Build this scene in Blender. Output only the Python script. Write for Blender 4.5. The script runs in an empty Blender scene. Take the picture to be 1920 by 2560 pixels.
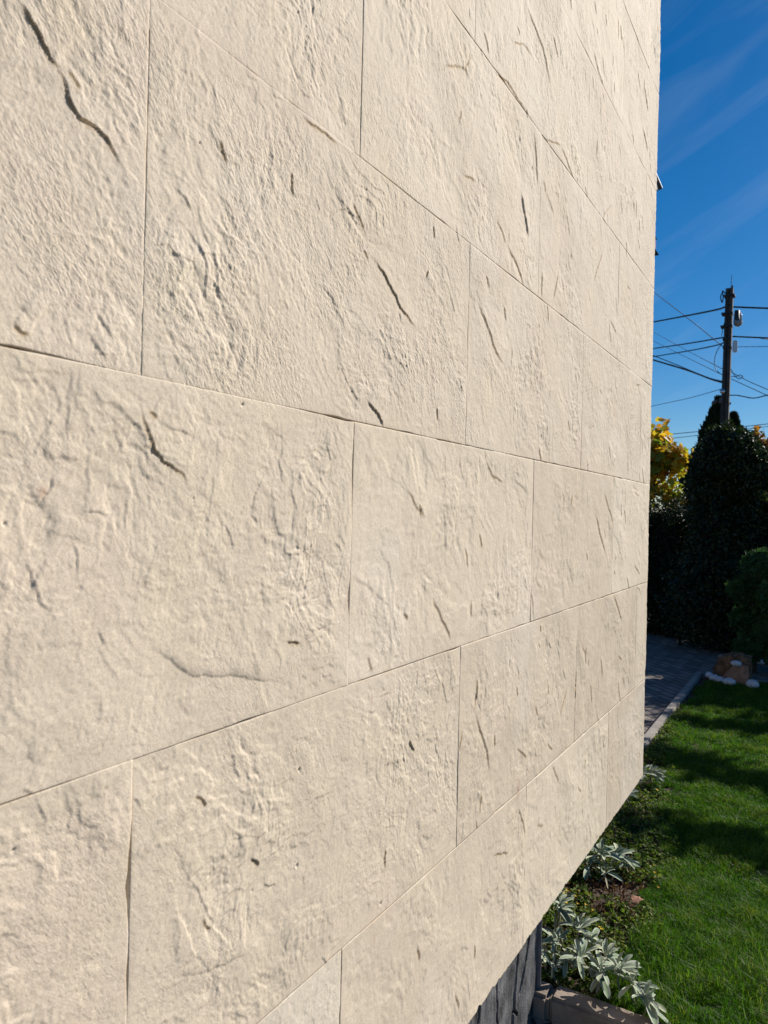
import bpy, math, random
import numpy as np
from mathutils import Vector, Matrix
R = math.radians
rng = np.random.default_rng(7)
random.seed(7)

# ---------------------------------------------------------------- camera, sky, sun, exposure
scene = bpy.context.scene
col = scene.collection
EYE = 1.62
cd = bpy.data.cameras.new('camera'); cam = bpy.data.objects.new('camera', cd); col.objects.link(cam)
TH, PI_, RO = 0.544328, -0.000997, 0.0231950
cf = Vector((-math.sin(TH)*math.cos(PI_), math.cos(TH)*math.cos(PI_), math.sin(PI_)))
cr = Vector((math.cos(TH), math.sin(TH), 0)); cu = cr.cross(cf)
rx = cr*math.cos(RO) + cu*math.sin(RO); ry = cu*math.cos(RO) - cr*math.sin(RO)
M = Matrix((rx, ry, -cf)).transposed().to_4x4(); M.translation = (0, 0, EYE)
cam.matrix_world = M
cd.sensor_fit = 'HORIZONTAL'; cd.sensor_width = 36.0; cd.lens = 33.96
cd.clip_start = 0.02; cd.clip_end = 3000
cd.dof.use_dof = True; cd.dof.focus_distance = 2.0; cd.dof.aperture_fstop = 11
scene.camera = cam

SUN_AZ, SUN_EL = R(32), R(33)          # azimuth measured from +Y towards +X
sd = Vector((math.sin(SUN_AZ)*math.cos(SUN_EL), math.cos(SUN_AZ)*math.cos(SUN_EL), math.sin(SUN_EL)))
sl = bpy.data.lights.new('sun', 'SUN'); sl.energy = 4.8; sl.angle = R(0.53); sl.color = (1.0, 0.93, 0.84)
so = bpy.data.objects.new('sun', sl); col.objects.link(so)
so.rotation_euler = sd.to_track_quat('Z', 'Y').to_euler(); so.location = (4, 5, 8)

w = bpy.data.worlds.new('World'); scene.world = w; w.use_nodes = True
nt = w.node_tree; nt.nodes.clear()
out = nt.nodes.new('ShaderNodeOutputWorld'); bg = nt.nodes.new('ShaderNodeBackground'); bg.inputs[1].default_value = 0.062
sky = nt.nodes.new('ShaderNodeTexSky'); sky.sky_type = 'NISHITA'; sky.sun_disc = False
sky.sun_elevation = SUN_EL; sky.sun_rotation = SUN_AZ; sky.altitude = 300; sky.air_density = 1.0; sky.dust_density = 0.3; sky.ozone_density = 5.0
hs = nt.nodes.new('ShaderNodeHueSaturation'); hs.inputs['Saturation'].default_value = 1.36
tc = nt.nodes.new('ShaderNodeTexCoord'); mp = nt.nodes.new('ShaderNodeCombineXYZ')      # thin cirrus streaks rising to the right
for i_, (ax_, sc_) in enumerate(((cr*math.cos(R(30))+Vector((0, 0, math.sin(R(30)))), 1.5), (Vector((0, 0, math.cos(R(30))))-cr*math.sin(R(30)), 13.0), (cf.copy(), 2.5))):
    dn = nt.nodes.new('ShaderNodeVectorMath'); dn.operation = 'DOT_PRODUCT'; dn.inputs[1].default_value = ax_*sc_
    nt.links.new(tc.outputs['Generated'], dn.inputs[0]); nt.links.new(dn.outputs['Value'], mp.inputs[i_])
nz = nt.nodes.new('ShaderNodeTexNoise'); nz.inputs['Scale'].default_value = 1.6; nz.inputs['Detail'].default_value = 10; nz.inputs['Distortion'].default_value = 0.6
rp = nt.nodes.new('ShaderNodeValToRGB'); rp.color_ramp.elements[0].position = 0.50; rp.color_ramp.elements[0].color = (0, 0, 0, 1)
rp.color_ramp.elements[1].position = 0.80; rp.color_ramp.elements[1].color = (0.10, 0.10, 0.10, 1)
mx = nt.nodes.new('ShaderNodeMixRGB'); mx.inputs[2].default_value = (7.5, 8.5, 10.0, 1)
L = nt.links.new
L(sky.outputs[0], hs.inputs['Color']); L(hs.outputs[0], mx.inputs[1])
L(mp.outputs[0], nz.inputs['Vector']); L(nz.outputs[0], rp.inputs[0]); L(rp.outputs[0], mx.inputs[0])
L(mx.outputs[0], bg.inputs[0]); L(bg.outputs[0], out.inputs[0])

scene.render.engine = 'CYCLES'
scene.view_settings.view_transform = 'Standard'; scene.view_settings.look = 'None'
scene.view_settings.gamma = 1.0; scene.view_settings.exposure = 0.46
scene.render.resolution_x = 768; scene.render.resolution_y = 1024

# ---------------------------------------------------------------- tagging and mesh helpers
def tag(o, label=None, cat=None, group=None, kind=None):
    if label: o['label'] = label
    if cat: o['category'] = cat
    if group: o['group'] = group
    if kind: o['kind'] = kind
    return o
def empty(name, loc, **k):
    o = bpy.data.objects.new(name, None); col.objects.link(o); o.location = loc; o.empty_display_size = 0.1
    return tag(o, **k)
def link(name, me, mat, parent=None, loc=None):
    o = bpy.data.objects.new(name, me); col.objects.link(o)
    if mat: me.materials.append(mat)
    if parent is not None:
        o.parent = parent
        # vertices are given in world coordinates, so cancel the parent's place
        o.matrix_parent_inverse = Matrix.Translation(-parent.location) if parent.type == 'EMPTY' else Matrix.Identity(4)
    if loc is not None: o.location = loc
    return o
def mesh_np(name, V, F, attrs=None, smooth=True):
    """V Nx3, F MxK (all faces the same size)."""
    V = np.ascontiguousarray(V, dtype=np.float32); F = np.ascontiguousarray(F, dtype=np.int32)
    me = bpy.data.meshes.new(name); k = F.shape[1]
    me.vertices.add(len(V)); me.vertices.foreach_set('co', V.ravel())
    me.loops.add(F.size); me.loops.foreach_set('vertex_index', F.ravel())
    me.polygons.add(len(F)); me.polygons.foreach_set('loop_start', np.arange(0, F.size, k, dtype=np.int32))
    me.polygons.foreach_set('loop_total', np.full(len(F), k, dtype=np.int32))
    me.polygons.foreach_set('use_smooth', np.full(len(F), smooth, dtype=bool))
    me.update(calc_edges=True)
    for n, a in (attrs or {}).items():
        at = me.attributes.new(n, 'FLOAT', 'POINT'); at.data.foreach_set('value', np.ascontiguousarray(a, dtype=np.float32))
    return me
class MB:
    """collects boxes, tubes and lathes into one mesh"""
    def __init__(s): s.v = []; s.f = []
    def add(s, vs, fs):
        n = len(s.v); s.v += [tuple(v) for v in vs]; s.f += [tuple(i+n for i in f) for f in fs]; return s
    def box(s, x0, x1, y0, y1, z0, z1, bev=0.0):
        b = min(bev, (x1-x0)*.45, (y1-y0)*.45, (z1-z0)*.45)
        if b <= 0:
            vs = [(x, y, z) for z in (z0, z1) for y in (y0, y1) for x in (x0, x1)]
            return s.add(vs, [(0,2,3,1),(4,5,7,6),(0,1,5,4),(2,6,7,3),(0,4,6,2),(1,3,7,5)])
        import bmesh
        bm = bmesh.new(); bmesh.ops.create_cube(bm, size=1)
        for v in bm.verts: v.co = Vector(((x0+x1)/2+v.co.x*(x1-x0), (y0+y1)/2+v.co.y*(y1-y0), (z0+z1)/2+v.co.z*(z1-z0)))
        bmesh.ops.bevel(bm, geom=bm.edges[:], offset=b, segments=2, affect='EDGES')
        bm.verts.index_update()
        s.add([v.co for v in bm.verts], [tuple(v.index for v in f.verts) for f in bm.faces]); bm.free(); return s
    def tube(s, pts, r, n=6, caps=True):
        pts = [Vector(p) for p in pts]; rs = r if isinstance(r, (list, tuple)) else [r]*len(pts)
        vs = []; up = None
        for i, p in enumerate(pts):
            d = (pts[min(i+1, len(pts)-1)] - pts[max(i-1, 0)]).normalized()
            if up is None: up = Vector((0,0,1)) if abs(d.z) < .9 else Vector((1,0,0))
            a = d.cross(up).normalized(); b = a.cross(d).normalized(); up = b
            for k in range(n):
                t = 2*math.pi*k/n; vs.append(p + a*math.cos(t)*rs[i] + b*math.sin(t)*rs[i])
        fs = [(i*n+k, i*n+(k+1) % n, (i+1)*n+(k+1) % n, (i+1)*n+k) for i in range(len(pts)-1) for k in range(n)]
        if caps: fs += [tuple(range(n))[::-1], tuple(range((len(pts)-1)*n, len(pts)*n))]
        return s.add(vs, fs)
    def build(s, name, mat, parent=None, smooth=False):
        me = bpy.data.meshes.new(name); me.from_pydata(s.v, [], s.f); me.update()
        if smooth: me.polygons.foreach_set('use_smooth', [True]*len(me.polygons))
        return link(name, me, mat, parent)
def smooth_path(pts, n=6):
    P = [Vector(p) for p in pts]; P = [P[0]*2-P[1]] + P + [P[-1]*2-P[-2]]; o = []
    for i in range(1, len(P)-2):
        a, b, c, d = P[i-1:i+3]
        for k in range(n):
            t = k/n; o.append(.5*((2*b)+(c-a)*t+(2*a-5*b+4*c-d)*t*t+(3*b-a-3*c+d)*t**3))
    return o + [P[-2]]

# ---------------------------------------------------------------- noise
_p = np.random.default_rng(3).permutation(4096)
_g = np.random.default_rng(5).uniform(0, 2*np.pi, 4096); _gx, _gy = np.cos(_g), np.sin(_g)
def perlin(x, y):
    xi = np.floor(x).astype(np.int64); yi = np.floor(y).astype(np.int64); xf = x-xi; yf = y-yi
    u = xf*xf*xf*(xf*(xf*6-15)+10); v = yf*yf*yf*(yf*(yf*6-15)+10)
    def g(ix, iy, dx, dy):
        h = _p[(_p[ix & 4095] + iy) & 4095]; return _gx[h]*dx + _gy[h]*dy
    a = g(xi, yi, xf, yf); b = g(xi+1, yi, xf-1, yf); c = g(xi, yi+1, xf, yf-1); d = g(xi+1, yi+1, xf-1, yf-1)
    return ((a+(b-a)*u) + ((c+(d-c)*u)-(a+(b-a)*u))*v)*1.5
def fbm(x, y, oct=4, gain=.5, lac=2.03):
    s = 0; a = 1
    for i in range(oct): s = s + a*perlin(x+i*17.3, y-i*9.1); x = x*lac; y = y*lac; a *= gain
    return s
def sstep(a, b, x):
    t = np.clip((x-a)/(b-a), 0, 1); return t*t*(3-2*t)

# ---------------------------------------------------------------- materials
def mat(name):
    m = bpy.data.materials.new(name); m.use_nodes = True; t = m.node_tree
    return m, t, t.nodes['Principled BSDF'], t.nodes, t.links.new
def simple(name, c, rough=.7, metal=0, var=.25, scale=20, bump=.3, bscale=60, bdist=.002, spec=.5):
    m, t, b, N, K = mat(name)
    tc = N.new('ShaderNodeTexCoord'); n = N.new('ShaderNodeTexNoise'); n.inputs['Scale'].default_value = scale; n.inputs['Detail'].default_value = 6
    K(tc.outputs['Object'], n.inputs['Vector'])
    r = N.new('ShaderNodeValToRGB'); r.color_ramp.elements[0].position = .3; r.color_ramp.elements[1].position = .7
    r.color_ramp.elements[0].color = (*[x*(1-var) for x in c], 1); r.color_ramp.elements[1].color = (*[min(1, x*(1+var)) for x in c], 1)
    K(n.outputs[0], r.inputs[0]); K(r.outputs[0], b.inputs['Base Color'])
    b.inputs['Roughness'].default_value = rough; b.inputs['Metallic'].default_value = metal; b.inputs['Specular IOR Level'].default_value = spec
    if bump:
        n2 = N.new('ShaderNodeTexNoise'); n2.inputs['Scale'].default_value = bscale; n2.inputs['Detail'].default_value = 5
        K(tc.outputs['Object'], n2.inputs['Vector']); bp = N.new('ShaderNodeBump'); bp.inputs['Strength'].default_value = bump; bp.inputs['Distance'].default_value = bdist
        K(n2.outputs[0], bp.inputs['Height']); K(bp.outputs[0], b.inputs['Normal'])
    return m
def leafmat(name, stops, transl=.35, rough=.5, spec=.4):
    """colour picked per leaf by the 'rnd' attribute, light partly passing through"""
    m, t, b, N, K = mat(name)
    a = N.new('ShaderNodeAttribute'); a.attribute_name = 'rnd'
    r = N.new('ShaderNodeValToRGB'); e = r.color_ramp.elements
    while len(e) < len(stops): e.new(.5)
    for i, c in enumerate(stops): e[i].position = i/(len(stops)-1); e[i].color = (*c, 1)
    K(a.outputs['Fac'], r.inputs[0]); K(r.outputs[0], b.inputs['Base Color'])
    b.inputs['Roughness'].default_value = rough; b.inputs['Specular IOR Level'].default_value = spec
    tr = N.new('ShaderNodeBsdfTranslucent'); mixn = N.new('ShaderNodeMixShader'); mixn.inputs[0].default_value = transl
    br = N.new('ShaderNodeMixRGB'); br.blend_type = 'MULTIPLY'; br.inputs[0].default_value = 1; br.inputs[2].default_value = (1.5, 1.6, .8, 1)
    K(r.outputs[0], br.inputs[1]); K(br.outputs[0], tr.inputs[0])
    K(b.outputs[0], mixn.inputs[1]); K(tr.outputs[0], mixn.inputs[2]); K(mixn.outputs[0], N['Material Output'].inputs[0])
    return m
LEDGES=[(7,60,[(0.465,2.169),(0.47,2.165),(0.48,2.157),(0.491,2.149),(0.495,2.137),(0.502,2.127),(0.518,2.12)]),
(4,40,[(0.525,2.122),(0.536,2.116),(0.545,2.107)]),
(6,60,[(0.512,2.119),(0.521,2.106),(0.525,2.095),(0.535,2.085),(0.544,2.077),(0.558,2.074),(0.567,2.073),(0.58,2.07),(0.589,2.06),(0.603,2.047)]),
(3,40,[(0.685,1.963),(0.702,1.96),(0.722,1.963),(0.738,1.978),(0.788,1.993)]),
(3,20,[(0.684,1.983),(0.7,1.983)]),
(3,20,[(0.655,1.968),(0.657,1.961),(0.679,1.971)]),
(3,30,[(0.884,2.279),(0.916,2.281)]),
(2,30,[(0.825,2.279),(0.852,2.28)]),
(4,30,[(0.965,2.28),(1.011,2.281),(1.067,2.281)]),
(3,40,[(1.06,2.189),(1.103,2.178),(1.147,2.157)]),
(3.5,50,[(0.561,1.827),(0.574,1.812),(0.589,1.801)]),
(4,50,[(0.466,1.816),(0.484,1.806)]),
(2.5,20,[(0.928,1.96),(0.937,1.948)]),
(3,20,[(0.573,2.141),(0.581,2.134)]),
(3,20,[(0.719,2.282),(0.726,2.279)]),
(2.5,50,[(0.93,2.36),(0.937,2.335),(0.966,2.317),(0.997,2.325)]),
(2,40,[(0.529,1.836),(0.535,1.814),(0.541,1.806)]),
(2,40,[(1.027,2.024),(1.061,2.002),(1.083,1.976)]),
(5,40,[(1.164,2.119),(1.178,2.107)]),
(6,50,[(1.196,2.116),(1.233,2.1),(1.264,2.074),(1.286,2.066),(1.305,2.044),(1.338,2.034),(1.372,2.021)]),
(3,30,[(1.649,2.163),(1.68,2.155)]),
(6,50,[(1.689,2.159),(1.736,2.13),(1.774,2.099),(1.805,2.066),(1.852,2.043),(1.881,2.033)]),
(6,40,[(1.888,2.363),(1.957,2.335),(2.002,2.302),(2.021,2.288)]),
(5,60,[(1.762,2.791),(1.784,2.786),(1.853,2.801),(1.953,2.795),(2.033,2.793)]),
(4,40,[(1.885,2.929),(1.976,2.972),(2.058,2.976)]),
(6,50,[(1.995,3.092),(2.061,3.074),(2.141,3.048),(2.174,3.012),(2.213,2.972)]),
(7,50,[(2.682,3.345),(2.762,3.303),(2.843,3.295)]),
(5,40,[(1.593,2.441),(1.669,2.455)]),
(3,30,[(1.703,2.461),(1.745,2.463)]),
(9,60,[(1.983,2.547),(2.017,2.49),(2.044,2.442)]),
(4,40,[(1.807,2.409),(1.88,2.363)]),
(5,30,[(3.0,2.897),(2.887,2.816),(2.863,2.779)]),
(5,40,[(2.883,2.669),(2.755,2.508)]),
(6,40,[(2.344,2.428),(2.289,2.32)]),
(6,40,[(2.178,2.379),(2.174,2.297)]),
(6,40,[(3.018,2.431),(3.129,2.389)]),
(4,40,[(1.12,2.194),(1.162,2.156)]),
(4,30,[(1.477,2.643),(1.544,2.677),(1.591,2.695),(1.627,2.745)]),
(5,40,[(2.329,2.838),(2.48,2.785)]),
(9,40,[(3.535,3.456),(3.652,3.394)]),
(9,40,[(3.537,3.661),(3.641,3.578)]),
(4,30,[(2.611,2.822),(2.649,2.781)]),
(3,40,[(1.198,2.427),(1.215,2.421)]),
(3,40,[(1.277,2.465),(1.351,2.455)]),
(3,40,[(1.537,2.134),(1.561,2.098)]),
(4,60,[(2.16,2.783),(2.329,2.84)]),
(6,30,[(2.681,3.533),(2.705,3.492)]),
(6,60,[(2.072,2.77),(2.103,2.692),(2.117,2.619)]),
(3,50,[(1.039,2.139),(1.092,2.174),(1.135,2.173),(1.155,2.155)]),
(7,30,[(3.072,3.674),(3.096,3.616)]),
(4,60,[(2.191,2.634),(2.291,2.589)]),
(3,60,[(1.024,2.015),(1.064,2.003),(1.086,1.985)]),
(7,50,[(1.184,1.833),(1.225,1.814),(1.249,1.79)]),
(3,30,[(1.093,1.883),(1.127,1.852),(1.164,1.821)]),
(4,60,[(1.779,1.758),(1.818,1.726),(1.905,1.705)]),
(3,50,[(1.605,1.762),(1.643,1.697)]),
(4,60,[(1.356,1.667),(1.396,1.631),(1.435,1.61)]),
(6,40,[(2.98,1.717),(3.063,1.65),(3.161,1.582)]),
(7,40,[(2.856,1.63),(2.935,1.544),(3.027,1.462)]),
(5,50,[(1.484,1.423),(1.531,1.373),(1.587,1.313)]),
(5,30,[(1.699,1.395),(1.701,1.356)]),
(3,50,[(2.229,1.517),(2.181,1.41)]),
(6,30,[(2.709,1.129),(2.786,1.087)]),
(7,40,[(3.178,1.283),(3.35,1.146)]),
(4,30,[(1.751,1.189),(1.748,1.133)]),
(6,30,[(3.57,1.394),(3.69,1.338)]),
(7,30,[(3.419,1.342),(3.481,1.282)]),
(4,40,[(2.147,1.389),(2.173,1.293)]),
(6,30,[(3.276,1.682),(3.295,1.62)]),
(6,30,[(3.038,1.919),(3.079,1.859)]),
(3,60,[(1.979,1.722),(2.098,1.685)]),
(3,80,[(1.508,1.507),(1.569,1.54),(1.616,1.571)]),
(3,60,[(1.149,1.495),(1.22,1.464),(1.298,1.417)]),
(3,80,[(1.22,1.658),(1.286,1.692),(1.318,1.766)]),
(3,60,[(2.468,1.491),(2.593,1.369)]),
(3,30,[(1.308,1.398),(1.314,1.37)]),
(2.5,30,[(1.974,1.397),(2.044,1.401)]),
(4,50,[(1.214,1.331),(1.231,1.298)]),
(3,60,[(1.048,1.741),(1.069,1.708)]),
(2.5,40,[(1.731,1.608),(1.775,1.58)]),
(4,40,[(2.47,1.95),(2.498,1.915)]),
(4.5,60,[(0.643,1.743),(0.652,1.718),(0.667,1.691),(0.68,1.68),(0.699,1.677),(0.727,1.654)]),
(4,50,[(0.655,1.748),(0.665,1.738)]),
(3,60,[(0.675,1.732),(0.698,1.726),(0.73,1.717)]),
(4,80,[(0.486,1.642),(0.503,1.62)]),
(3,50,[(0.517,1.654),(0.515,1.633),(0.504,1.621)]),
(3,60,[(0.49,1.556),(0.493,1.532),(0.504,1.509),(0.521,1.493)]),
(7,150,[(0.665,1.434),(0.707,1.403),(0.744,1.379),(0.815,1.367),(0.854,1.355),(0.939,1.332)]),
(3,60,[(0.58,1.466),(0.591,1.447)]),
(2.5,60,[(0.897,1.685),(0.869,1.646),(0.859,1.612)]),
(2.5,50,[(1.073,1.667),(1.056,1.631),(0.993,1.613)]),
(3.5,120,[(0.631,1.516),(0.666,1.52),(0.704,1.527),(0.723,1.537),(0.764,1.554),(0.809,1.549)]),
(2.5,80,[(0.533,1.695),(0.525,1.673)]),
(2.5,80,[(0.518,1.613),(0.51,1.588)]),
(3,80,[(0.995,1.402),(1.051,1.412),(1.12,1.411)]),
(3,80,[(0.78,1.624),(0.74,1.644)]),
(3,60,[(1.086,1.562),(1.111,1.541)]),
(3,60,[(0.799,1.598),(0.823,1.559)]),
(4,120,[(0.713,0.968),(0.761,0.972),(0.795,1.001),(0.824,1.017)]),
(5,120,[(0.717,0.964),(0.762,0.946),(0.825,0.927),(0.884,0.914)]),
(3.5,50,[(0.911,1.017),(0.926,1.003),(0.946,0.994)]),
(2.5,70,[(1.022,1.1),(1.044,1.107),(1.094,1.104)]),
(3,50,[(0.787,1.104),(0.796,1.079)]),
(4,90,[(0.489,1.359),(0.5,1.334),(0.518,1.315)]),
(3,60,[(0.646,1.237),(0.657,1.222)]),
(3,80,[(0.833,1.272),(0.858,1.242),(0.894,1.222)]),
(2.5,50,[(0.51,1.276),(0.521,1.247)]),
(3,90,[(0.571,1.24),(0.587,1.208),(0.607,1.178)]),
(3,40,[(1.075,0.809),(1.096,0.789)]),
(3,80,[(0.973,0.868),(0.991,0.871),(1.028,0.84)]),
(3,60,[(0.878,1.161),(0.872,1.136)]),
(3,40,[(0.488,1.298),(0.501,1.289)]),
(4,30,[(1.292,0.922),(1.294,0.881)]),
(6,60,[(1.388,1.124),(1.412,1.089)]),
(5,40,[(2.053,0.926),(2.138,0.874)]),
(3,80,[(1.233,0.971),(1.3,0.991),(1.394,0.962)]),
(4,30,[(1.753,1.178),(1.743,1.115)]),
(6,50,[(1.744,1.095),(1.778,1.044),(1.818,0.982),(1.841,0.916)]),
(3,40,[(1.539,1.227),(1.574,1.157)]),
(3,40,[(1.679,0.52),(1.74,0.488)]),
(5,40,[(1.655,0.42),(1.681,0.363)]),
(4,50,[(2.083,0.737),(2.151,0.623)]),
(3,80,[(1.269,1.099),(1.322,1.091),(1.346,1.07)]),
(5,60,[(2.391,0.775),(2.468,0.697)]),
(4,60,[(1.787,0.88),(1.783,0.83)]),
(4,60,[(2.25,0.628),(2.315,0.601)]),
(4,60,[(1.889,0.673),(2.005,0.633)]),
(3,80,[(1.52,1.164),(1.461,1.039),(1.432,0.989)]),
(4,60,[(1.668,1.077),(1.645,1.028)]),
(5,40,[(2.543,1.009),(2.462,0.927)]),
(6,30,[(2.842,0.967),(2.88,0.882)]),
(6,30,[(3.306,0.888),(3.358,0.77)]),
(6,30,[(2.645,1.06),(2.641,0.934)]),
(3,40,[(1.681,0.843),(1.67,0.797)]),
(3,60,[(1.983,0.724),(2.052,0.725)])]
PITS=[(0.734,2.134,1),(2.070,2.655,3),(0.833,1.778,1.3),(0.736,1.632,0.8),(0.462,1.597,1),(1.547,1.688,1),(2.391,1.689,1.3),(3.003,1.196,2),(0.996,1.172,1.6),(0.985,1.207,0.8),(1.000,1.004,1.8),(0.882,1.013,0.9),(0.481,1.233,1),(1.281,0.813,1.8),(3.339,0.423,1)]
STAINS=[(1.228,1.244,0.003,0.010),(1.261,0.750,0.004,0.010),(2.070,0.803,0.010,0.03),(0.506,1.633,0.006,0.006)]
WIRES={
 'w1L':[(-5.3,27.0,8.59),(-3.8,24.0,7.89),(-2.54,21.0,7.18),(-2.22,20.0,6.96)],
 'w1R':[(-2.02,20.0,6.94),(-1.67,20.0,6.88),(-1.25,20.0,6.81)],
 'w2':[(-5.92,30.0,10.57),(-3.95,25.0,8.17),(-2.22,20.0,5.96)],
 'w3L':[(-5.28,27.0,7.64),(-3.45,23.0,6.81),(-2.21,20.0,6.2)],
 'w3R':[(-2.02,20.0,6.2),(-1.23,20.0,6.08)],
 'w3S':[(-2.01,20.0,6.19),(-1.56,20.3,6.19),(-1.27,20.6,6.18)],
 'w4':[(-5.28,27.0,7.35),(-3.44,23.0,6.59),(-2.49,20.8,6.19),(-2.21,20.0,6.07)],
 'w5':[(-4.88,25.0,6.82),(-3.53,23.0,6.02),(-2.62,21.0,5.35),(-2.21,20.0,5.06)],
 'w5b':[(-4.87,25.0,6.96),(-3.88,23.6,6.3),(-2.8,21.4,5.49),(-2.22,20.0,5.09)],
 'w6L':[(-7.84,40.0,11.41),(-4.49,30.0,8.03),(-2.21,20.0,5.39)],
 'w6R':[(-2.03,20.0,5.31),(-1.57,19.0,4.89),(-1.08,18.0,4.49)],
 'w7L':[(-7.83,40.0,10.94),(-4.48,30.0,7.76),(-2.22,20.0,5.25)],
 'w7R':[(-2.03,20.0,5.14),(-1.1,18.0,4.37)],
 'w8':[(-5.04,26.0,5.45),(-3.41,23.0,5.19),(-2.21,20.0,4.91)],
 'w9':[(-2.06,20.0,4.73),(-1.9,20.0,4.72),(-1.75,19.9,4.67),(-1.47,19.5,4.55),(-1.14,19.0,4.53)],
 'w10':[(-7.72,40.0,5.93),(-5.29,40.0,6.09),(-2.37,40.0,6.33)],
 'w10b':[(-7.91,41.0,5.79),(-5.42,41.0,6.01),(-2.43,41.0,6.32)],
 'w11':[(-2.02,20.0,5.94),(-1.23,20.0,5.87)],
 'loop':[(-2.26,20.0,6.02),(-2.36,20.0,5.87),(-2.42,20.0,5.63),(-2.39,20.0,5.43),(-2.3,20.0,5.3),(-2.21,20.0,5.24)],
 'scr':[(-2.04,20.0,5.38),(-1.94,20.0,5.2),(-1.85,20.0,5.12),(-1.76,20.0,5.16),(-1.83,20.0,5.21),(-1.92,20.0,5.18),(-2.03,20.0,5.19)],
 'coil':[(-2.25,20.0,7.36),(-2.31,20.0,7.22),(-2.27,20.0,7.07),(-2.25,20.0,7.21),(-2.27,20.0,7.36),(-2.2,20.0,7.29)],
 'stay':[(-2.21,20.0,6.56),(-2.27,20.0,6.23)],
}

# ================================================================ THE STONE-CLAD WALL
# wall plane x = WX faces +X; s runs along Y; rows of 1.0 x 0.5 m sheets in running bond
WX = -0.762; WZ = EYE-1.331; S0 = 0.641; SEND = 3.885
def poly_dist(S, Z, pts):
    """distance to a polyline, side (+ towards the sun), position 0..1 along it"""
    best = np.full(S.shape, 1e9); side = np.zeros(S.shape); tt = np.zeros(S.shape)
    seg = [math.hypot(pts[i+1][0]-pts[i][0], pts[i+1][1]-pts[i][1]) for i in range(len(pts)-1)]; tot = sum(seg); acc = 0
    for i, l in enumerate(seg):
        ax, ay = pts[i]; bx, by = pts[i+1]; dx, dy = (bx-ax)/max(l, 1e-6), (by-ay)/max(l, 1e-6)
        px = S-ax; py = Z-ay; t = np.clip(px*dx+py*dy, 0, l); qx = px-t*dx; qy = py-t*dy; d = np.hypot(qx, qy)
        nx, ny = -dy, dx
        if nx*.711+ny*.545 < 0: nx, ny = -nx, -ny
        m = d < best
        best = np.where(m, d, best); side = np.where(m, px*nx+py*ny, side); tt = np.where(m, (acc+t)/tot, tt); acc += l
    return best, side, tt
def wall_height(S, Z, seed, rough, dist):
    x = S+seed*7.1; z = Z+seed*3.7
    wx = x + .05*fbm(x*4, z*4, 2); wz = z + .05*fbm(x*4+50, z*4, 2)
    rg = fbm(x*26, z*26, 3, .65); wx = wx+.0075*rg; wz = wz+.0075*fbm(x*26+40, z*26, 3, .65)
    calm = .40+.60*sstep(-.35, .35, fbm(x*2.7+11, z*2.7+5, 3))               # 0 smooth cleft faces, 1 broken ones
    patch = (.25+.75*sstep(-.25, .55, fbm(x*4.5+31, z*4.5, 3)))*calm
    h = .0042*fbm(wx*2.3, wz*2.3, 3)*(1-.35*rough)
    n = fbm(wx*4.2+20, wz*4.2, 4, .55)                      # cleft layers: flat shelves with little drops
    lev = n*2.6; fl = np.floor(lev); fr = lev-fl
    h += (.0030-.0012*rough)*(fl+sstep(.70, .98, fr))*calm
    rdg = 1-np.abs(fbm(wx*5+70, wz*5+3, 3, .5)); h += (.0024-.0016*rough)*sstep(.80, 1.0, rdg)*sstep(.1, .6, fbm(x*3+7, z*3+2, 2))*(1+.5*fbm(x*40, z*40, 2))
    n2 = fbm(wx*13+3, wz*13, 3, .55)*2.6; f2 = np.floor(n2)
    h += .0008*(f2+sstep(.6, .95, n2-f2))*(.12+patch)
    # small broken lips: rise abruptly, then fade towards the light
    for fr_, am, ws, so_ in ((13, .0020, 3.3, 3.1), (24, .0018, 6, 0), (50, .0013, 12, 7.7)):
        q = (x*.80+z*.60)*fr_ + 2.6*fbm(x*ws+so_, z*ws, 3, .6); fq = q-np.floor(q)
        h += am*(.55+.75*rough)*sstep(-.05, .50, fbm(x*ws*1.1+so_+60, z*ws*1.1, 3, .6))*(1-fq)**2*sstep(0, .035, fq)*(.35+patch)
    h += (.0006+.0016*rough*patch+.0007*patch)*fbm(wx*38, wz*38, 4, .7)
    a, b = .80*x+.60*z, -.60*x+.80*z                                # short scratches
    sc = perlin(a*60, b*13+5); h -= (.0006+.0012*rough)*sstep(.35, .7, sc)*(.1+patch)
    h += (.0001+.0004*rough)*perlin(x*150, z*150)
    return h*.52*(.20+.78*(1-np.exp(-np.maximum(dist, 0)/.025)))
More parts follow.
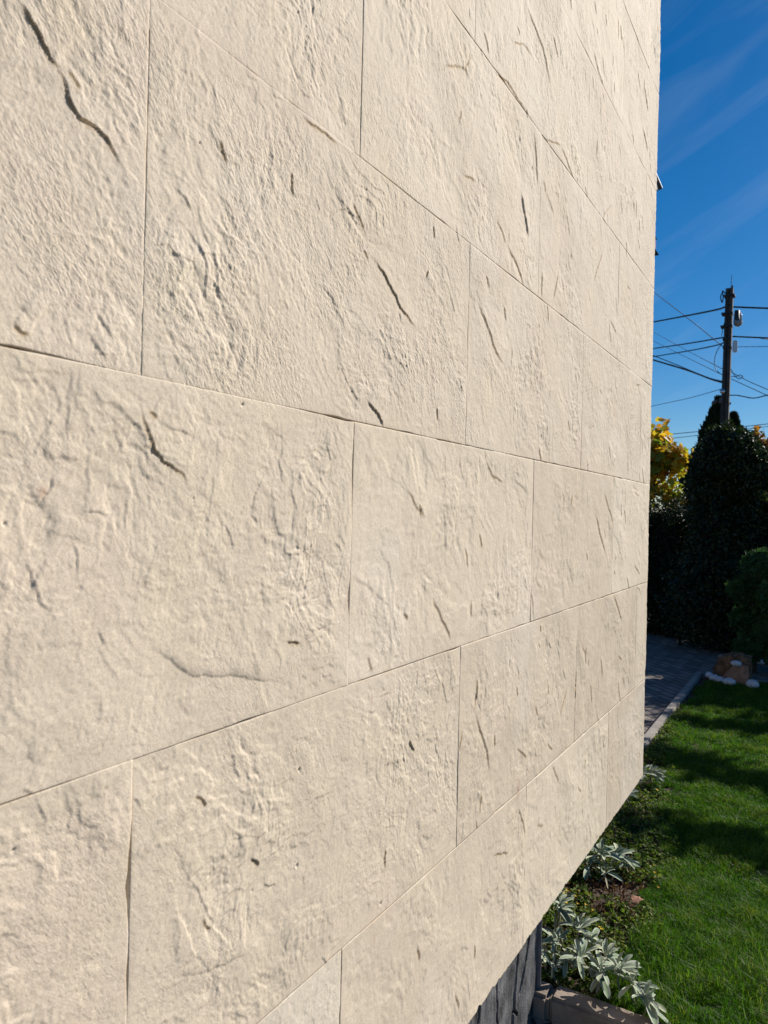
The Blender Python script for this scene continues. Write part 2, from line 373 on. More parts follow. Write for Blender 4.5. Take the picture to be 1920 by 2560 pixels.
# many more small clefts, mostly leaning from upper left to lower right, denser towards the corner
_r = random.Random(77)
for _i in range(250):
    s_ = _r.uniform(.45, 3.82) if _i % 4 else _r.uniform(1.9, 3.82); z_ = _r.uniform(WZ+.03, WZ+4.2)
    if abs(z_-EYE) > .3+.75*(s_+.4): continue
    l_ = _r.uniform(.010, .040)*(1+.8*max(0, s_-1.2)); a_ = _r.gauss(-1.15, .35) if _r.random() < .85 else _r.uniform(-3, 3)
    dx_, dz_ = math.cos(a_), math.sin(a_); k_ = _r.gauss(0, .25)
    LEDGES.append((_r.choice([3, 3.5, 4.5, 6]), _r.uniform(12, 35), [(s_, z_), (s_+dx_*l_*.5-dz_*k_*l_*.3, z_+dz_*l_*.5+dx_*k_*l_*.3), (s_+dx_*l_, z_+dz_*l_)]))
def slab(k0, k1, row, res, idx):
    """one sheet between half-tile marks k0..k1 (mesh in world coordinates)"""
    s0 = S0+.5*k0; s1 = SEND if k1 is None else S0+.5*k1; z0 = WZ+.5*row; z1 = z0+.5
    g = .0005; rs = np.random.default_rng(100+idx)
    ns = max(8, int((s1-s0)/res)); nz_ = max(8, int(.5/res))
    u = np.linspace(0, 1, ns+1); v = np.linspace(0, 1, nz_+1); U, V = np.meshgrid(u, v, indexing='ij')
    zz = z0+V*.5
    chipL = .004*np.clip(fbm(zz*9+idx*3.3, zz*0+idx, 3)-.4, 0, 1)
    chipR = .007*np.clip(fbm(zz*8+idx*5.1+40, zz*0+idx, 3)-.4, 0, 1)
    if (k1, row) == (1, 2):   # the two broken bites in the joint at eye level
        chipR += .007*np.exp(-((zz-1.452)/.030)**2) + .004*np.exp(-((zz-1.70)/.05)**2)
    if (k1, row) == (0, 1):
        chipR += .005*np.exp(-((zz-1.125)/.016)**2) + .0035*np.exp(-((zz-1.155)/.03)**2) + .002*np.exp(-((zz-1.01)/.02)**2)+.003*np.exp(-((zz-.88)/.03)**2)+.002*np.exp(-((zz-.80)/.05)**2)
    if k1 is None: chipR = .007*np.abs(fbm(zz*14, zz*0+row, 3))
    ss0 = s0+U*(s1-s0)
    chipB = .0035*np.clip(fbm(ss0*7+idx, ss0*0+3.3, 3)-.25, 0, 1); chipT = .004*np.clip(fbm(ss0*6+idx, ss0*0+8.3, 3)-.25, 0, 1)
    if row == 0: chipB = .010*np.abs(fbm(ss0*13, ss0*0, 5, .6))
    edge = np.exp(-((1-U)*(s1-s0))/.008); edgeL = np.exp(-(U*(s1-s0))/.008)
    # joints that are partly filled with mortar: the sheets meet and the line fades out there
    def open_(a_, b_): return np.where((np.abs(b_-(WZ+2.0)) < .05) & (a_ < 1.12), sstep(-.05, .25, fbm(a_*9+2, b_*0+1, 2)-.25), sstep(-.28, -.02, fbm(a_*2.6+5, b_*2.6+1.7, 3)))
    gs = open_(ss0, zz); gS = g*1.5*gs-.0003
    S = ss0 + (gS+chipL*gs)*edgeL - (gS+chipR)*edge
    eb = np.exp(-(V*.5)/.015); et = np.exp(-((1-V)*.5)/.015)
    Z = zz + (gS+chipB)*eb - (gS+chipT*gs)*et
    rough = {0: .2, 1: .35, 2: .35, 3: 1.0, 4: .9, 5: 1.0}.get(row, .9)
    dist = np.minimum(np.minimum(S-s0, s1-S), np.minimum(Z-z0, z1-Z))
    if k1 is None: dist = np.minimum(S-s0, np.minimum(Z-z0, z1-Z))
    H = wall_height(S, Z, idx, rough, dist)
    bb = (s0-.02, s1+.02, z0-.02, z1+.02)
    shade_dirt = np.zeros_like(S)
    for hmm, wmm, pts in LEDGES:
        mx = sum(p[0] for p in pts)/len(pts); mz = sum(p[1] for p in pts)/len(pts)
        if not (bb[0] < mx < bb[1] and bb[2] < mz < bb[3]): continue
        jx = S+.0028*fbm(S*16+3, Z*16, 2)+.0022*fbm(S*45, Z*45, 2)+.0010*perlin(S*170, Z*170); jz = Z+.0028*fbm(S*16+33, Z*16, 2)+.0022*fbm(S*45+9, Z*45, 2)
        d, sg, t = poly_dist(jx, jz, pts)
        near = d < wmm*.004
        w_ = wmm*.001; a = hmm*.00042*np.minimum(1, 5*np.minimum(t, 1-t)+.10)*(.85+.3*perlin(t*9+hmm, t*0))
        ledge = np.where(sg > 0, np.exp(-np.abs(d)/w_), -.35*np.exp(-np.abs(d)/(w_*.25)))
        if wmm > 75: ledge = np.where(sg > 0, np.exp(-(d/w_)**2), 0)*sstep(-.010, .012, sg)   # rounded swelling instead of a sharp lip
        tip = np.exp(-np.maximum(0, d-np.abs(sg))/.012)
        if hmm >= 5: H *= 1-np.where(near, .6*np.exp(-(d/.022)**2)*tip, 0)
        H += np.where(near, a*ledge*tip, 0)
        if hmm >= 4 and wmm < 75: shade_dirt = np.maximum(shade_dirt, np.where(near, .85*np.exp(-(d/.0036)**2)*tip*(sg < .0012)*np.minimum(1, 5*np.minimum(t, 1-t)+.1), 0))  # crack dirt, its brown also painted over the shade below each lip
    for px, pz, r in PITS:
        if bb[0] < px < bb[1] and bb[2] < pz < bb[3]:
            d = np.hypot(S-px, (Z-pz)*.8); H -= .0035*np.exp(-(d/(r*.0015))**2)
    red = np.zeros_like(S)
    for px, pz, a, b in STAINS:
        red = np.maximum(red, np.exp(-((S-px)/a)**2-((Z-pz)/b)**2))
    # worn, dirty edge where the sheet is cut; the brown also tints the joint's shade
    dist = np.minimum(np.minimum(S-s0, s1-S), np.minimum(Z-z0, z1-Z)); shade_dirt = np.maximum(shade_dirt, .45*gs*np.exp(-np.maximum(dist, 0)/.0018)*sstep(-.3, .6, fbm(S*12, Z*12+5, 2)))
    H -= .0005*np.exp(-np.maximum(dist, 0)/.002)
    off = rs.uniform(-.0004, .0004)
    X = WX+H+off
    # rim: one more ring of vertices set back into the joint
    nu, nv = X.shape
    P = np.stack([X, S, Z], -1)
    Q = np.empty((nu+2, nv+2, 3)); Q[1:-1, 1:-1] = P
    Q[0, 1:-1] = P[0]; Q[-1, 1:-1] = P[-1]; Q[1:-1, 0] = P[:, 0]; Q[1:-1, -1] = P[:, -1]
    Q[0, 0] = P[0, 0]; Q[0, -1] = P[0, -1]; Q[-1, 0] = P[-1, 0]; Q[-1, -1] = P[-1, -1]
    for e in (Q[0], Q[-1], Q[:, 0], Q[:, -1]): e[:, 0] = WX-.022
    nu += 2; nv += 2
    I = np.arange(nu*nv).reshape(nu, nv)
    F = np.stack([I[:-1, :-1], I[1:, :-1], I[1:, 1:], I[:-1, 1:]], -1).reshape(-1, 4)
    pad = lambda A: np.pad(A, 1, mode='edge').ravel()
    tone = {(0, -1): 1.0}.get((row, k0), rs.uniform(0, .45)) if False else (1.0 if (row == 0 and k1 == 1) else rs.uniform(0, .4))
    return mesh_np('slab', Q.reshape(-1, 3), F, {'shade_dirt': pad(shade_dirt), 'red': pad(red), 'tone': np.full(nu*nv, tone), 'rough': np.full(nu*nv, rough), 'low': np.full(nu*nv, {0: .75, 1: .8, 2: .45, 3: .15}.get(row, 0) + rs.uniform(-.1, .1))})

def stone_material():
    m, t, b, N, K = mat('beige_stone')
    geo = N.new('ShaderNodeNewGeometry')
    def noise(scale, det=5, dist=0, vec=None):
        n = N.new('ShaderNodeTexNoise'); n.inputs['Scale'].default_value = scale; n.inputs['Detail'].default_value = det; n.inputs['Distortion'].default_value = dist
        K(vec or geo.outputs['Position'], n.inputs['Vector']); return n.outputs[0]
    def ramp(src, p0, c0, p1, c1):
        r = N.new('ShaderNodeValToRGB'); e = r.color_ramp.elements; e[0].position = p0; e[1].position = p1
        e[0].color = (*c0, 1); e[1].color = (*c1, 1); K(src, r.inputs[0]); return r.outputs[0]
    def mix(f, a, c, mode='MIX', fac=None):
        x = N.new('ShaderNodeMixRGB'); x.blend_type = mode
        if fac is not None: x.inputs[0].default_value = fac
        else: K(f, x.inputs[0])
        K(a, x.inputs[1])
        if isinstance(c, tuple): x.inputs[2].default_value = (*c, 1)
        else: K(c, x.inputs[2])
        return x.outputs[0]
    def attr(n):
        a = N.new('ShaderNodeAttribute'); a.attribute_name = n; return a.outputs['Fac']
    def mul(a, k):
        x = N.new('ShaderNodeMath'); x.operation = 'MULTIPLY'; K(a, x.inputs[0])
        if isinstance(k, float): x.inputs[1].default_value = k
        else: K(k, x.inputs[1])
        return x.outputs[0]
    base = ramp(noise(2.3, 5, .4), .3, (.665, .565, .44), .7, (.745, .645, .51))
    base = mix(mul(ramp(noise(7, 6, .5), .45, (0,)*3, .75, (1,)*3), .5), base, (.61, .51, .385))
    base = mix(mul(ramp(noise(5, 4, .2), .5, (0,)*3, .7, (1,)*3), .3), base, (.74, .62, .42))
    low = attr('low')
    blot = ramp(noise(11, 8, 1.0), .42, (0,)*3, .68, (1,)*3)
    base = mix(mul(low, .70), base, (.565, .465, .345))
    base = mix(mul(mul(blot, low), .6), base, (.46, .385, .285))
    spl = ramp(noise(3.2, 6, .8), .52, (0,)*3, .72, (1,)*3)
    base = mix(mul(spl, .35), base, (.68, .53, .42))             # faint rosy mineral patches
    base = mix(mul(ramp(noise(1.7, 3, .3), .55, (0,)*3, .7, (1,)*3), .30), base, (.80, .74, .66))
    base = mix(mul(ramp(attr('tone'), .0, (0,)*3, .8, (1,)*3), .75), base, (.66, .60, .50))
    grain = ramp(noise(420, 2), .35, (.88,)*3, .65, (1.07,)*3)
    base = mix(None, base, grain, 'MULTIPLY', 1)
    base = mix(mul(ramp(noise(170, 3, .5), .70, (0,)*3, .76, (1,)*3), .35), base, (.30, .22, .14))
    tone_mul = ramp(attr('tone'), 0, (.93, .93, .94), .4, (1.03, 1.02, 1.0))
    base = mix(None, base, tone_mul, 'MULTIPLY', 1)
    base = mix(attr('shade_dirt'), base, (.40, .27, .14))  # brown of crack dirt and of the shade painted along the cracks
    base = mix(mul(attr('red'), .45), base, (.38, .18, .11))
    K(base, b.inputs['Base Color']); b.inputs['Roughness'].default_value = .85; b.inputs['Specular IOR Level'].default_value = .2
    ax = []
    for vx in ((0, .6*115, -.8*115), (0, .8*240, .6*240), (90, 0, 0)):
        dn = N.new('ShaderNodeVectorMath'); dn.operation = 'DOT_PRODUCT'; dn.inputs[1].default_value = vx; K(geo.outputs['Position'], dn.inputs[0]); ax.append(dn.outputs['Value'])
    cx = N.new('ShaderNodeCombineXYZ')
    for i_ in range(3): K(ax[i_], cx.inputs[i_])
    streak = ramp(noise(1.0, 4, .6, cx.outputs[0]), .28, (0,)*3, .62, (1,)*3)
    soft = mul(ramp(noise(4.5, 3, .3), .42, (.10,)*3, .60, (1,)*3), attr('rough'))
    base = mix(None, base, ramp(noise(1.0, 4, .6, cx.outputs[0]), .30, (.80,)*3, .46, (1.02,)*3), 'MULTIPLY', .8)
    K(base, b.inputs['Base Color'])
    hsum = N.new('ShaderNodeMath'); hsum.operation = 'ADD'; K(noise(110, 6, .3), hsum.inputs[0]); K(mul(noise(480, 4), .35), hsum.inputs[1])
    bp0 = N.new('ShaderNodeBump'); bp0.inputs['Strength'].default_value = .7; bp0.inputs['Distance'].default_value = .0012; K(mul(streak, soft), bp0.inputs['Height'])
    bp = N.new('ShaderNodeBump'); bp.inputs['Strength'].default_value = .55; bp.inputs['Distance'].default_value = .0009
    K(mul(hsum.outputs[0], ramp(noise(4.5, 3, .3), .38, (.30,)*3, .62, (1,)*3)), bp.inputs['Height']); K(bp0.outputs[0], bp.inputs['Normal']); K(bp.outputs[0], b.inputs['Normal'])
    return m
STONE = stone_material()
CORE = simple('mortar_core', (.20, .15, .10), .95, var=.2)
bld = empty('stone_clad_building', (-2.4, 1.0, 0), label='building corner clad in large cream riven stone sheets, overhanging a dark plinth', cat='building')
def part(mb, name, m, p=bld, **k): return mb.build(name, m, p, **k)
idx = 0
for row in range(0, 10):
    ks = [-5, -3, -1, 1, 3, 5, None] if row % 2 == 0 else [-4, -2, 0, 2, 4, 6, None]
    for a, b_ in zip(ks[:-1], ks[1:]):
        idx += 1
        sc = S0+.5*a + (.5 if b_ is not None else .1); zc = WZ+.5*row+.25
        D = sc*.855+.762*.518; vis = D > .35 and abs(zc-EYE) < .25+.72*(D+.45)
        res = .0018 if D < 1.75 else (.003 if D < 2.6 else .0042)
        if D < .7 and sc < 0: vis = False
        if not vis: res = .012
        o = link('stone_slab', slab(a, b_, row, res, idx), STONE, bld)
        if row == 0 and b_ == 1: o['label'] = 'paler greyish white slab in the lowest course'
core = MB(); core.box(-4.8, WX-.008, -1.9, SEND-.012, WZ+.004, WZ+5.0); part(core, 'wall_core', CORE)
cop = MB(); cop.box(-5.0, WX+.06, -2.1, SEND+.10, WZ+5.003, WZ+5.09, .01); part(cop, 'coping', simple('coping_stone', (.35, .32, .28)))

# dark riven plinth under the overhang, its end set back from the corner
PX = WX-.034; PE = 2.405
FISS = [(.0035, [(2.067, .27), (2.067, .204), (2.075, .07), (2.08, -.2)]), (.008, [(2.252, .27), (2.242, .193), (2.228, .116), (2.211, -.011), (2.2, -.2)]),
        (.007, [(2.345, .215), (2.33, .172), (2.312, .138), (2.276, .081)]), (.008, [(1.95, .27), (1.937, .212), (1.925, .159), (1.92, -.2)]), (.004, [(2.226, .047), (2.254, .018)]), (.004, [(1.78, .29), (1.76, -.2)]), (.006, [(1.60, .29), (1.58, -.2)])]
FISS = [(w_, [(y_-.03, z_) for y_, z_ in p_]) for w_, p_ in FISS]
ys = np.arange(1.1, PE+.0001, .003); zs = np.arange(-.2, WZ+.0001, .0035); Y, Z = np.meshgrid(ys, zs, indexing='ij')
H = .0015*fbm(Y*6, Z*1.2, 3)+.001*fbm(Y*22+3, Z*4, 4, .6)+.0006*fbm(Y*90, Z*16, 3)
tr_ = fbm(Y*9, Z*2.2+4, 3)*2.5; H += .0015*(np.floor(tr_)+sstep(.8, .97, tr_-np.floor(tr_)))
for wd, pts in FISS:
    d, _, _ = poly_dist(Y+.004*fbm(Z*22, Z*0+wd*900, 3), Z, pts); H -= .02*np.exp(-(d/wd)**4)
I = np.arange(Y.size).reshape(Y.shape)
me = mesh_np('plinth', np.stack([PX-.006+H, Y, Z], -1).reshape(-1, 3), np.stack([I[:-1, :-1], I[1:, :-1], I[1:, 1:], I[:-1, 1:]], -1).reshape(-1, 4))
DARK = simple('dark_slate', (.085, .085, .088), .75, var=.75, scale=14, bump=.9, bscale=160, bdist=.003)
link('plinth', me, DARK, bld)
pb = MB(); pb.box(-4.6, PX-.03, -1.8, PE, -.3, WZ+.002); part(pb, 'plinth_core', DARK)
et = MB(); et.box(PX-.055, PX+.006, PE+.001, PE+.006, -.2, WZ-.002, .001); part(et, 'edge_trim', simple('trim_metal', (.22, .23, .26), .4, .4))

# small fittings round the corner, on the end wall
def fitting(z0, kind):
    pass
t = empty('metal_hood', (-.86, SEND+.1, 3.36), label='small dark metal hood with a pale top edge poking past the wall corner', cat='hood')
h = MB(); h.add([(-.93, 3.875, 3.40), (-.785, 3.875, 3.425), (-.771, 4.06, 3.375), (-.93, 4.06, 3.355), (-.93, 3.875, 3.36), (-.795, 3.875, 3.32), (-.783, 4.04, 3.365), (-.93, 4.04, 3.335)],
              [(0, 3, 2, 1), (4, 5, 6, 7), (0, 1, 5, 4), (1, 2, 6, 5), (2, 3, 7, 6), (3, 0, 4, 7)]); h.build('hood_body', simple('black_paint', (.02, .02, .025), .5), t)
h = MB(); h.add([(-.93, 3.875, 3.405), (-.783, 3.875, 3.430), (-.767, 4.065, 3.380), (-.93, 4.065, 3.360), (-.93, 3.875, 3.412), (-.783, 3.875, 3.437), (-.767, 4.065, 3.387), (-.93, 4.065, 3.367)],
              [(0, 1, 2, 3), (4, 7, 6, 5), (0, 4, 5, 1), (1, 5, 6, 2), (2, 6, 7, 3), (3, 7, 4, 0)]); h.build('top_sheet', simple('zinc', (.5, .53, .58), .35, .6), t)
t = empty('wall_lantern', (-.84, SEND+.1, 3.02), label='small pinkish lantern with black cap and base, half hidden behind the wall corner', cat='lantern')
def frustum(mb, cx, cy, z0, z1, a, b, n=4):
    vs = [(cx+r*math.cos(math.pi/4+k*2*math.pi/n), cy+r*math.sin(math.pi/4+k*2*math.pi/n), z) for z, r in ((z0, a), (z1, b)) for k in range(n)]
    return mb.add(vs, [(k, (k+1) % n, n+(k+1) % n, n+k) for k in range(n)]+[tuple(range(n))[::-1], tuple(range(n, 2*n))])
frustum(MB(), -.838, 3.98, 3.100, 3.125, .078, .045).build('cap', simple('black_iron', (.02, .02, .02), .5), t)
frustum(MB(), -.838, 3.98, 3.042, 3.101, .070, .072).build('glass', simple('pink_glass', (.45, .25, .25), .2), t)
frustum(MB(), -.838, 3.98, 3.018, 3.043, .092, .060).build('base', simple('black_iron', (.02, .02, .02), .5), t)
mb = MB(); mb.box(-.85, -.83, SEND-.013, 3.93, 3.05, 3.09); mb.build('bracket', simple('black_iron', (.02, .02, .02), .5), t)

# ================================================================ GROUND, LAWN, PATH, KERBS
def struct(mb, name, m): o = mb.build(name, m); tag(o, kind='structure'); return o
GZ = -.11
g = MB(); g.add([(-600, -600, GZ-.03), (600, -600, GZ-.03), (600, 900, GZ-.03), (-600, 900, GZ-.03)], [(0, 1, 2, 3)])
struct(g, 'ground', simple('earth', (.06, .05, .03), .95, var=.5, scale=2))
def grid_sheet(name, x0, x1, y0, y1, res, zf, m, drop=.12):
    xs = np.linspace(x0, x1, int((x1-x0)/res)+1); ys = np.linspace(y0, y1, int((y1-y0)/res)+1); X, Y = np.meshgrid(xs, ys, indexing='ij')
    Z = zf(X, Y); Z[0] -= drop; Z[-1] -= drop; Z[:, 0] -= drop; Z[:, -1] -= drop
    X[0] = X[1]; X[-1] = X[-2]; Y[:, 0] = Y[:, 1]; Y[:, -1] = Y[:, -2]
    I = np.arange(X.size).reshape(X.shape)
    o = link(name, mesh_np(name, np.stack([X, Y, Z], -1).reshape(-1, 3), np.stack([I[:-1, :-1], I[1:, :-1], I[1:, 1:], I[:-1, 1:]], -1).reshape(-1, 4)), m)
    return tag(o, kind='structure')
SOIL = simple('soil', (.055, .036, .022), .95, var=.6, scale=30, bump=.8, bscale=90, bdist=.006)
bedz = lambda X, Y: -.022+.016*fbm(X*5, Y*5, 3)+.007*fbm(X*25, Y*25, 3)
grid_sheet('flower_bed', -1.04, -.56, 2.47, 8.14, .012, bedz, SOIL)
lawnz = lambda X, Y: -.018+.010*fbm(X*3, Y*3, 3)
TURF = simple('turf_soil', (.035, .055, .014), .95, var=.6, scale=40, bump=.8, bscale=120, bdist=.005)
grid_sheet('lawn', -.57, 5.5, 2.47, 8.14, .03, lawnz, TURF)

def paving_material():
    m, t, b, N, K = mat('concrete_pavers')
    geo = N.new('ShaderNodeNewGeometry'); mp = N.new('ShaderNodeMapping'); mp.inputs['Rotation'].default_value = (0, 0, R(45))
    K(geo.outputs['Position'], mp.inputs[0])
    br = N.new('ShaderNodeTexBrick'); br.inputs['Scale'].default_value = 1; br.inputs['Brick Width'].default_value = .20; br.inputs['Row Height'].default_value = .10
    br.inputs['Mortar Size'].default_value = .009; br.inputs['Mortar Smooth'].default_value = .3
    br.inputs['Color1'].default_value = (.16, .135, .12, 1); br.inputs['Color2'].default_value = (.34, .29, .25, 1); br.inputs['Mortar'].default_value = (.05, .045, .04, 1)
    K(mp.outputs[0], br.inputs['Vector'])
    n = N.new('ShaderNodeTexNoise'); n.inputs['Scale'].default_value = 6; n.inputs['Detail'].default_value = 8; K(geo.outputs['Position'], n.inputs['Vector'])
    r = N.new('ShaderNodeValToRGB'); r.color_ramp.elements[0].color = (.6, .6, .6, 1); r.color_ramp.elements[1].color = (1.15, 1.12, 1.1, 1); K(n.outputs[0], r.inputs[0])
    x = N.new('ShaderNodeMixRGB'); x.blend_type = 'MULTIPLY'; x.inputs[0].default_value = 1; K(br.outputs[0], x.inputs[1]); K(r.outputs[0], x.inputs[2]); K(x.outputs[0], b.inputs['Base Color'])
    b.inputs['Roughness'].default_value = .8
    bp = N.new('ShaderNodeBump'); bp.inputs['Strength'].default_value = .8; bp.inputs['Distance'].default_value = .012; bp.invert = True
    ad = N.new('ShaderNodeMath'); ad.operation = 'ADD'; n2 = N.new('ShaderNodeTexNoise'); n2.inputs['Scale'].default_value = 90; K(geo.outputs['Position'], n2.inputs['Vector'])
    K(br.outputs['Fac'], ad.inputs[0]); K(n2.outputs[0], ad.inputs[1]); K(ad.outputs[0], bp.inputs['Height']); K(bp.outputs[0], b.inputs['Normal'])
    return m
PAVE = paving_material()
p = MB(); p.add([(-4.8, 2.3, -.075), (-1.10, 2.3, -.075), (-1.10, 8.22, -.075), (-4.8, 8.22, -.075)], [(0, 1, 2, 3)])
p.add([(-4.8, 8.22, -.075), (6, 8.22, -.075), (6, 9.72, -.075), (-4.8, 13.5, -.075)], [(0, 1, 2, 3)])
struct(p, 'path', PAVE)
KERB = simple('kerb_concrete', (.27, .245, .215), .85, var=.22, scale=9, bump=.6, bscale=70, bdist=.003)
def kerb_run(name, segs, label):
    t = empty(name, segs[0][0:1][0] if False else (segs[0][0], segs[0][2], -.1), label=label, cat='kerb')
    for s_ in segs:
        k = MB(); k.box(*s_, .010); k.build('kerb_stone', KERB, t)
kerb_run('garden_kerb', [(-1.105, -1.035, 2.52+i*.96, 2.52+i*.96+.953, -.20, .012+random.uniform(-.004, .004)) for i in range(6)], 'concrete kerb between the paved path and the lawn, receding beyond the wall')
kerb_run('garden_kerb', [(-.55+i*.96, -.55+i*.96+.953, 8.15, 8.235, -.20, .012) for i in range(6)], 'pale concrete kerb along the far end of the lawn behind the rock')
BROWN = simple('brown_concrete', (.27, .215, .17), .85, var=.3, scale=12, bump=.7, bscale=80, bdist=.003)
t = empty('garden_kerb', (-.5, 2.42, -.1), label='brownish concrete kerb in the foreground under the woolly silver plants', cat='kerb')
for a_, b_ in ((-.815, -.752), (-.750, .10), (.103, 1.0)):
    k = MB(); k.box(a_, b_, 2.375, 2.465, -.22, .010 if a_ > -.8 else .004, .012); k.build('kerb_stone', BROWN, t)
fp = MB(); fp.add([(-.83, -1, -.075), (5, -1, -.075), (5, 2.38, -.075), (-.83, 2.38, -.075)], [(0, 1, 2, 3)])
struct(fp, 'pavement', PAVE)

# ---------------------------------------------------------------- grass
def blades(xy, hgt, wid, lean, zf, seed):
    r = np.random.default_rng(seed); n = len(xy); a = r.uniform(0, 2*np.pi, n); la = r.uniform(0, 2*np.pi, n)
    lowf = fbm(xy[:, 0]*6+4, xy[:, 1]*6, 3); h = hgt*r.uniform(.55, 1.25, n)*(1+.35*lowf); w_ = wid*r.uniform(.7, 1.3, n); ln = lean*r.uniform(.2, 1.3, n)*h
    base = np.stack([xy[:, 0], xy[:, 1], zf(xy[:, 0], xy[:, 1])-.003], -1)
    dx = np.stack([np.cos(a)*w_, np.sin(a)*w_, np.zeros(n)], -1); ld = np.stack([np.cos(la), np.sin(la), np.zeros(n)], -1)
    mid = base+ld*(ln*.3)[:, None]; mid[:, 2] += h*.6
    tip = base+ld*ln[:, None]; tip[:, 2] += h*(1-.25*lean)
    V = np.stack([base-dx, base+dx, mid+dx*.75, mid-dx*.75, tip], 1).reshape(-1, 3)
    i = np.arange(n)[:, None]*5
    F = np.concatenate([i+[0, 1, 2], i+[0, 2, 3], i+[3, 2, 4]], 1).reshape(-1, 3)
    return V, F, np.repeat(np.clip(r.uniform(0, 1, n)**1.3*.8+.28*lowf+.08, 0, 1), 5)
GRASS = leafmat('grass_blades', [(.026, .085, .006), (.045, .125, .008), (.075, .165, .012), (.20, .22, .04)], .45, .5, .22)
def lawn_edge(y): return -.60-.28*sstep(3.3, 5.2, y)-.10*sstep(5.2, 5.7, y)+.03*np.sin(y*9)+.02*np.sin(y*23)
def scatter(n, x0, x1, y0, y1, seed):
    r = np.random.default_rng(seed); return np.stack([r.uniform(x0, x1, n), r.uniform(y0, y1, n)], -1)
bits = []
for (n, x0, x1, y0, y1, hg, sd_) in ((85000, -.75, .30, 2.46, 3.6, .045, 1), (70000, -1.0, .2, 3.6, 5.2, .042, 2), (60000, -1.03, .1, 5.2, 8.15, .044, 3), (40000, .1, 2.2, 2.46, 8.15, .045, 4), (2600, -.62, .2, 2.46, 3.1, .085, 5)):
    q = scatter(n, x0, x1, y0, y1, sd_)
    keep = q[:, 0] > lawn_edge(q[:, 1])+np.random.default_rng(sd_).exponential(.02, n)-.02
    keep &= ~((q[:, 0] < -.5) & (q[:, 1] > 7.95)); q = q[keep]
    dens = fbm(q[:, 0]*7, q[:, 1]*7, 2); q = q[dens > -.75]
    bits.append(blades(q, hg, .0011 if y0 < 3 else .0017, .75, lambda X, Y: lawnz(X, Y)-.002, sd_))
off = 0; Vs = []; Fs = []; Rs = []
for V, F, r_ in bits: Vs.append(V); Fs.append(F+off); Rs.append(r_); off += len(V)
grass = link('grass', mesh_np('grass', np.concatenate(Vs), np.concatenate(Fs), {'rnd': np.concatenate(Rs)}, smooth=False), GRASS); tag(grass, kind='stuff', cat='grass', label='short mown green grass of the lawn')

# ---------------------------------------------------------------- leaf clouds
def frames(n, seed, upbias=0., nrm=None, spread=1.0):
    r = np.random.default_rng(seed); N_ = r.normal(size=(n, 3))*spread
    if nrm is not None: N_ += nrm
    N_[:, 2] += upbias; N_ /= np.linalg.norm(N_, axis=1)[:, None]
    T = np.cross(N_, r.normal(size=(n, 3))); T /= np.linalg.norm(T, axis=1)[:, None]
    return N_, T, np.cross(N_, T)
def leaf_cloud(P, ln, wd, seed, upbias=0., nrm=None, spread=1., shape='oval', droop=None):
    n = len(P); r = np.random.default_rng(seed); N_, T, B = frames(n, seed, upbias, nrm, spread)
    if droop is not None:
        T = T*.45+np.array(droop); T /= np.linalg.norm(T, axis=1)[:, None]; B = np.cross(N_, T); B /= np.linalg.norm(B, axis=1)[:, None]; N_ = np.cross(T, B)
    s = r.uniform(.65, 1.3, n)[:, None]
    if shape == 'oval':
        tpl = np.array([(0, 0, 0), (.35, .5, .12), (1, 0, -.1), (.35, -.5, .12)]); fc = [(0, 1, 2), (0, 2, 3)]
    elif shape == 'maple':
        pol = [(0, 0), (.12, .32), (-.02, .42), (.25, .62), (.42, .50), (.62, .62), (.66, .26), (1.0, 0), (.66, -.26), (.62, -.62), (.42, -.50), (.25, -.62), (-.02, -.42), (.12, -.32)]
        tpl = np.array([(.38, 0, .05)]+[(a, b, -.18*abs(b)) for a, b in pol]); k = len(pol); fc = [(0, 1+i, 1+(i+1) % k) for i in range(k)]
    V = P[:, None, :] + (T[:, None, :]*tpl[None, :, 0:1]*ln + B[:, None, :]*tpl[None, :, 1:2]*wd + N_[:, None, :]*tpl[None, :, 2:3]*ln)*s[:, None, :]
    m = len(tpl); i = np.arange(n)[:, None, None]*m; F = (i+np.array(fc)[None]).reshape(-1, 3)
    return V.reshape(-1, 3), F, np.repeat(r.uniform(0, 1, n), m)
def blob_points(n, c, rad, seed, shell=.55, lump=.22, flat=0):
    """points in the outer shell of a lumpy ellipsoid"""
    r = np.random.default_rng(seed); d = r.normal(size=(n, 3)); d /= np.linalg.norm(d, axis=1)[:, None]
    if flat: d[:, 2] = np.abs(d[:, 2])*np.where(r.random(n) < flat, 1, -1)
    az = np.arctan2(d[:, 1], d[:, 0]); k = 1+lump*fbm(az*2.3+seed*3.1, d[:, 2]*3.1+seed, 3, .65)
    rr = (shell+(1-shell)*r.random(n)**.45)*k
    return np.array(c)+d*np.array(rad)*rr[:, None], d
def join(parts):
    Vs = []; Fs = []; Rs = []; o = 0
    for V, F, r_ in parts: Vs.append(V); Fs.append(F+o); Rs.append(r_); o += len(V)
    return np.concatenate(Vs), np.concatenate(Fs), np.concatenate(Rs)
def foliage(name, parts, m, parent=None):
    V, F, r_ = join(parts); return link(name, mesh_np(name, V, F, {'rnd': r_}, smooth=False), m, parent)
BARK = simple('bark', (.075, .05, .035), .9, var=.4, scale=15, bump=.8, bscale=50, bdist=.01)
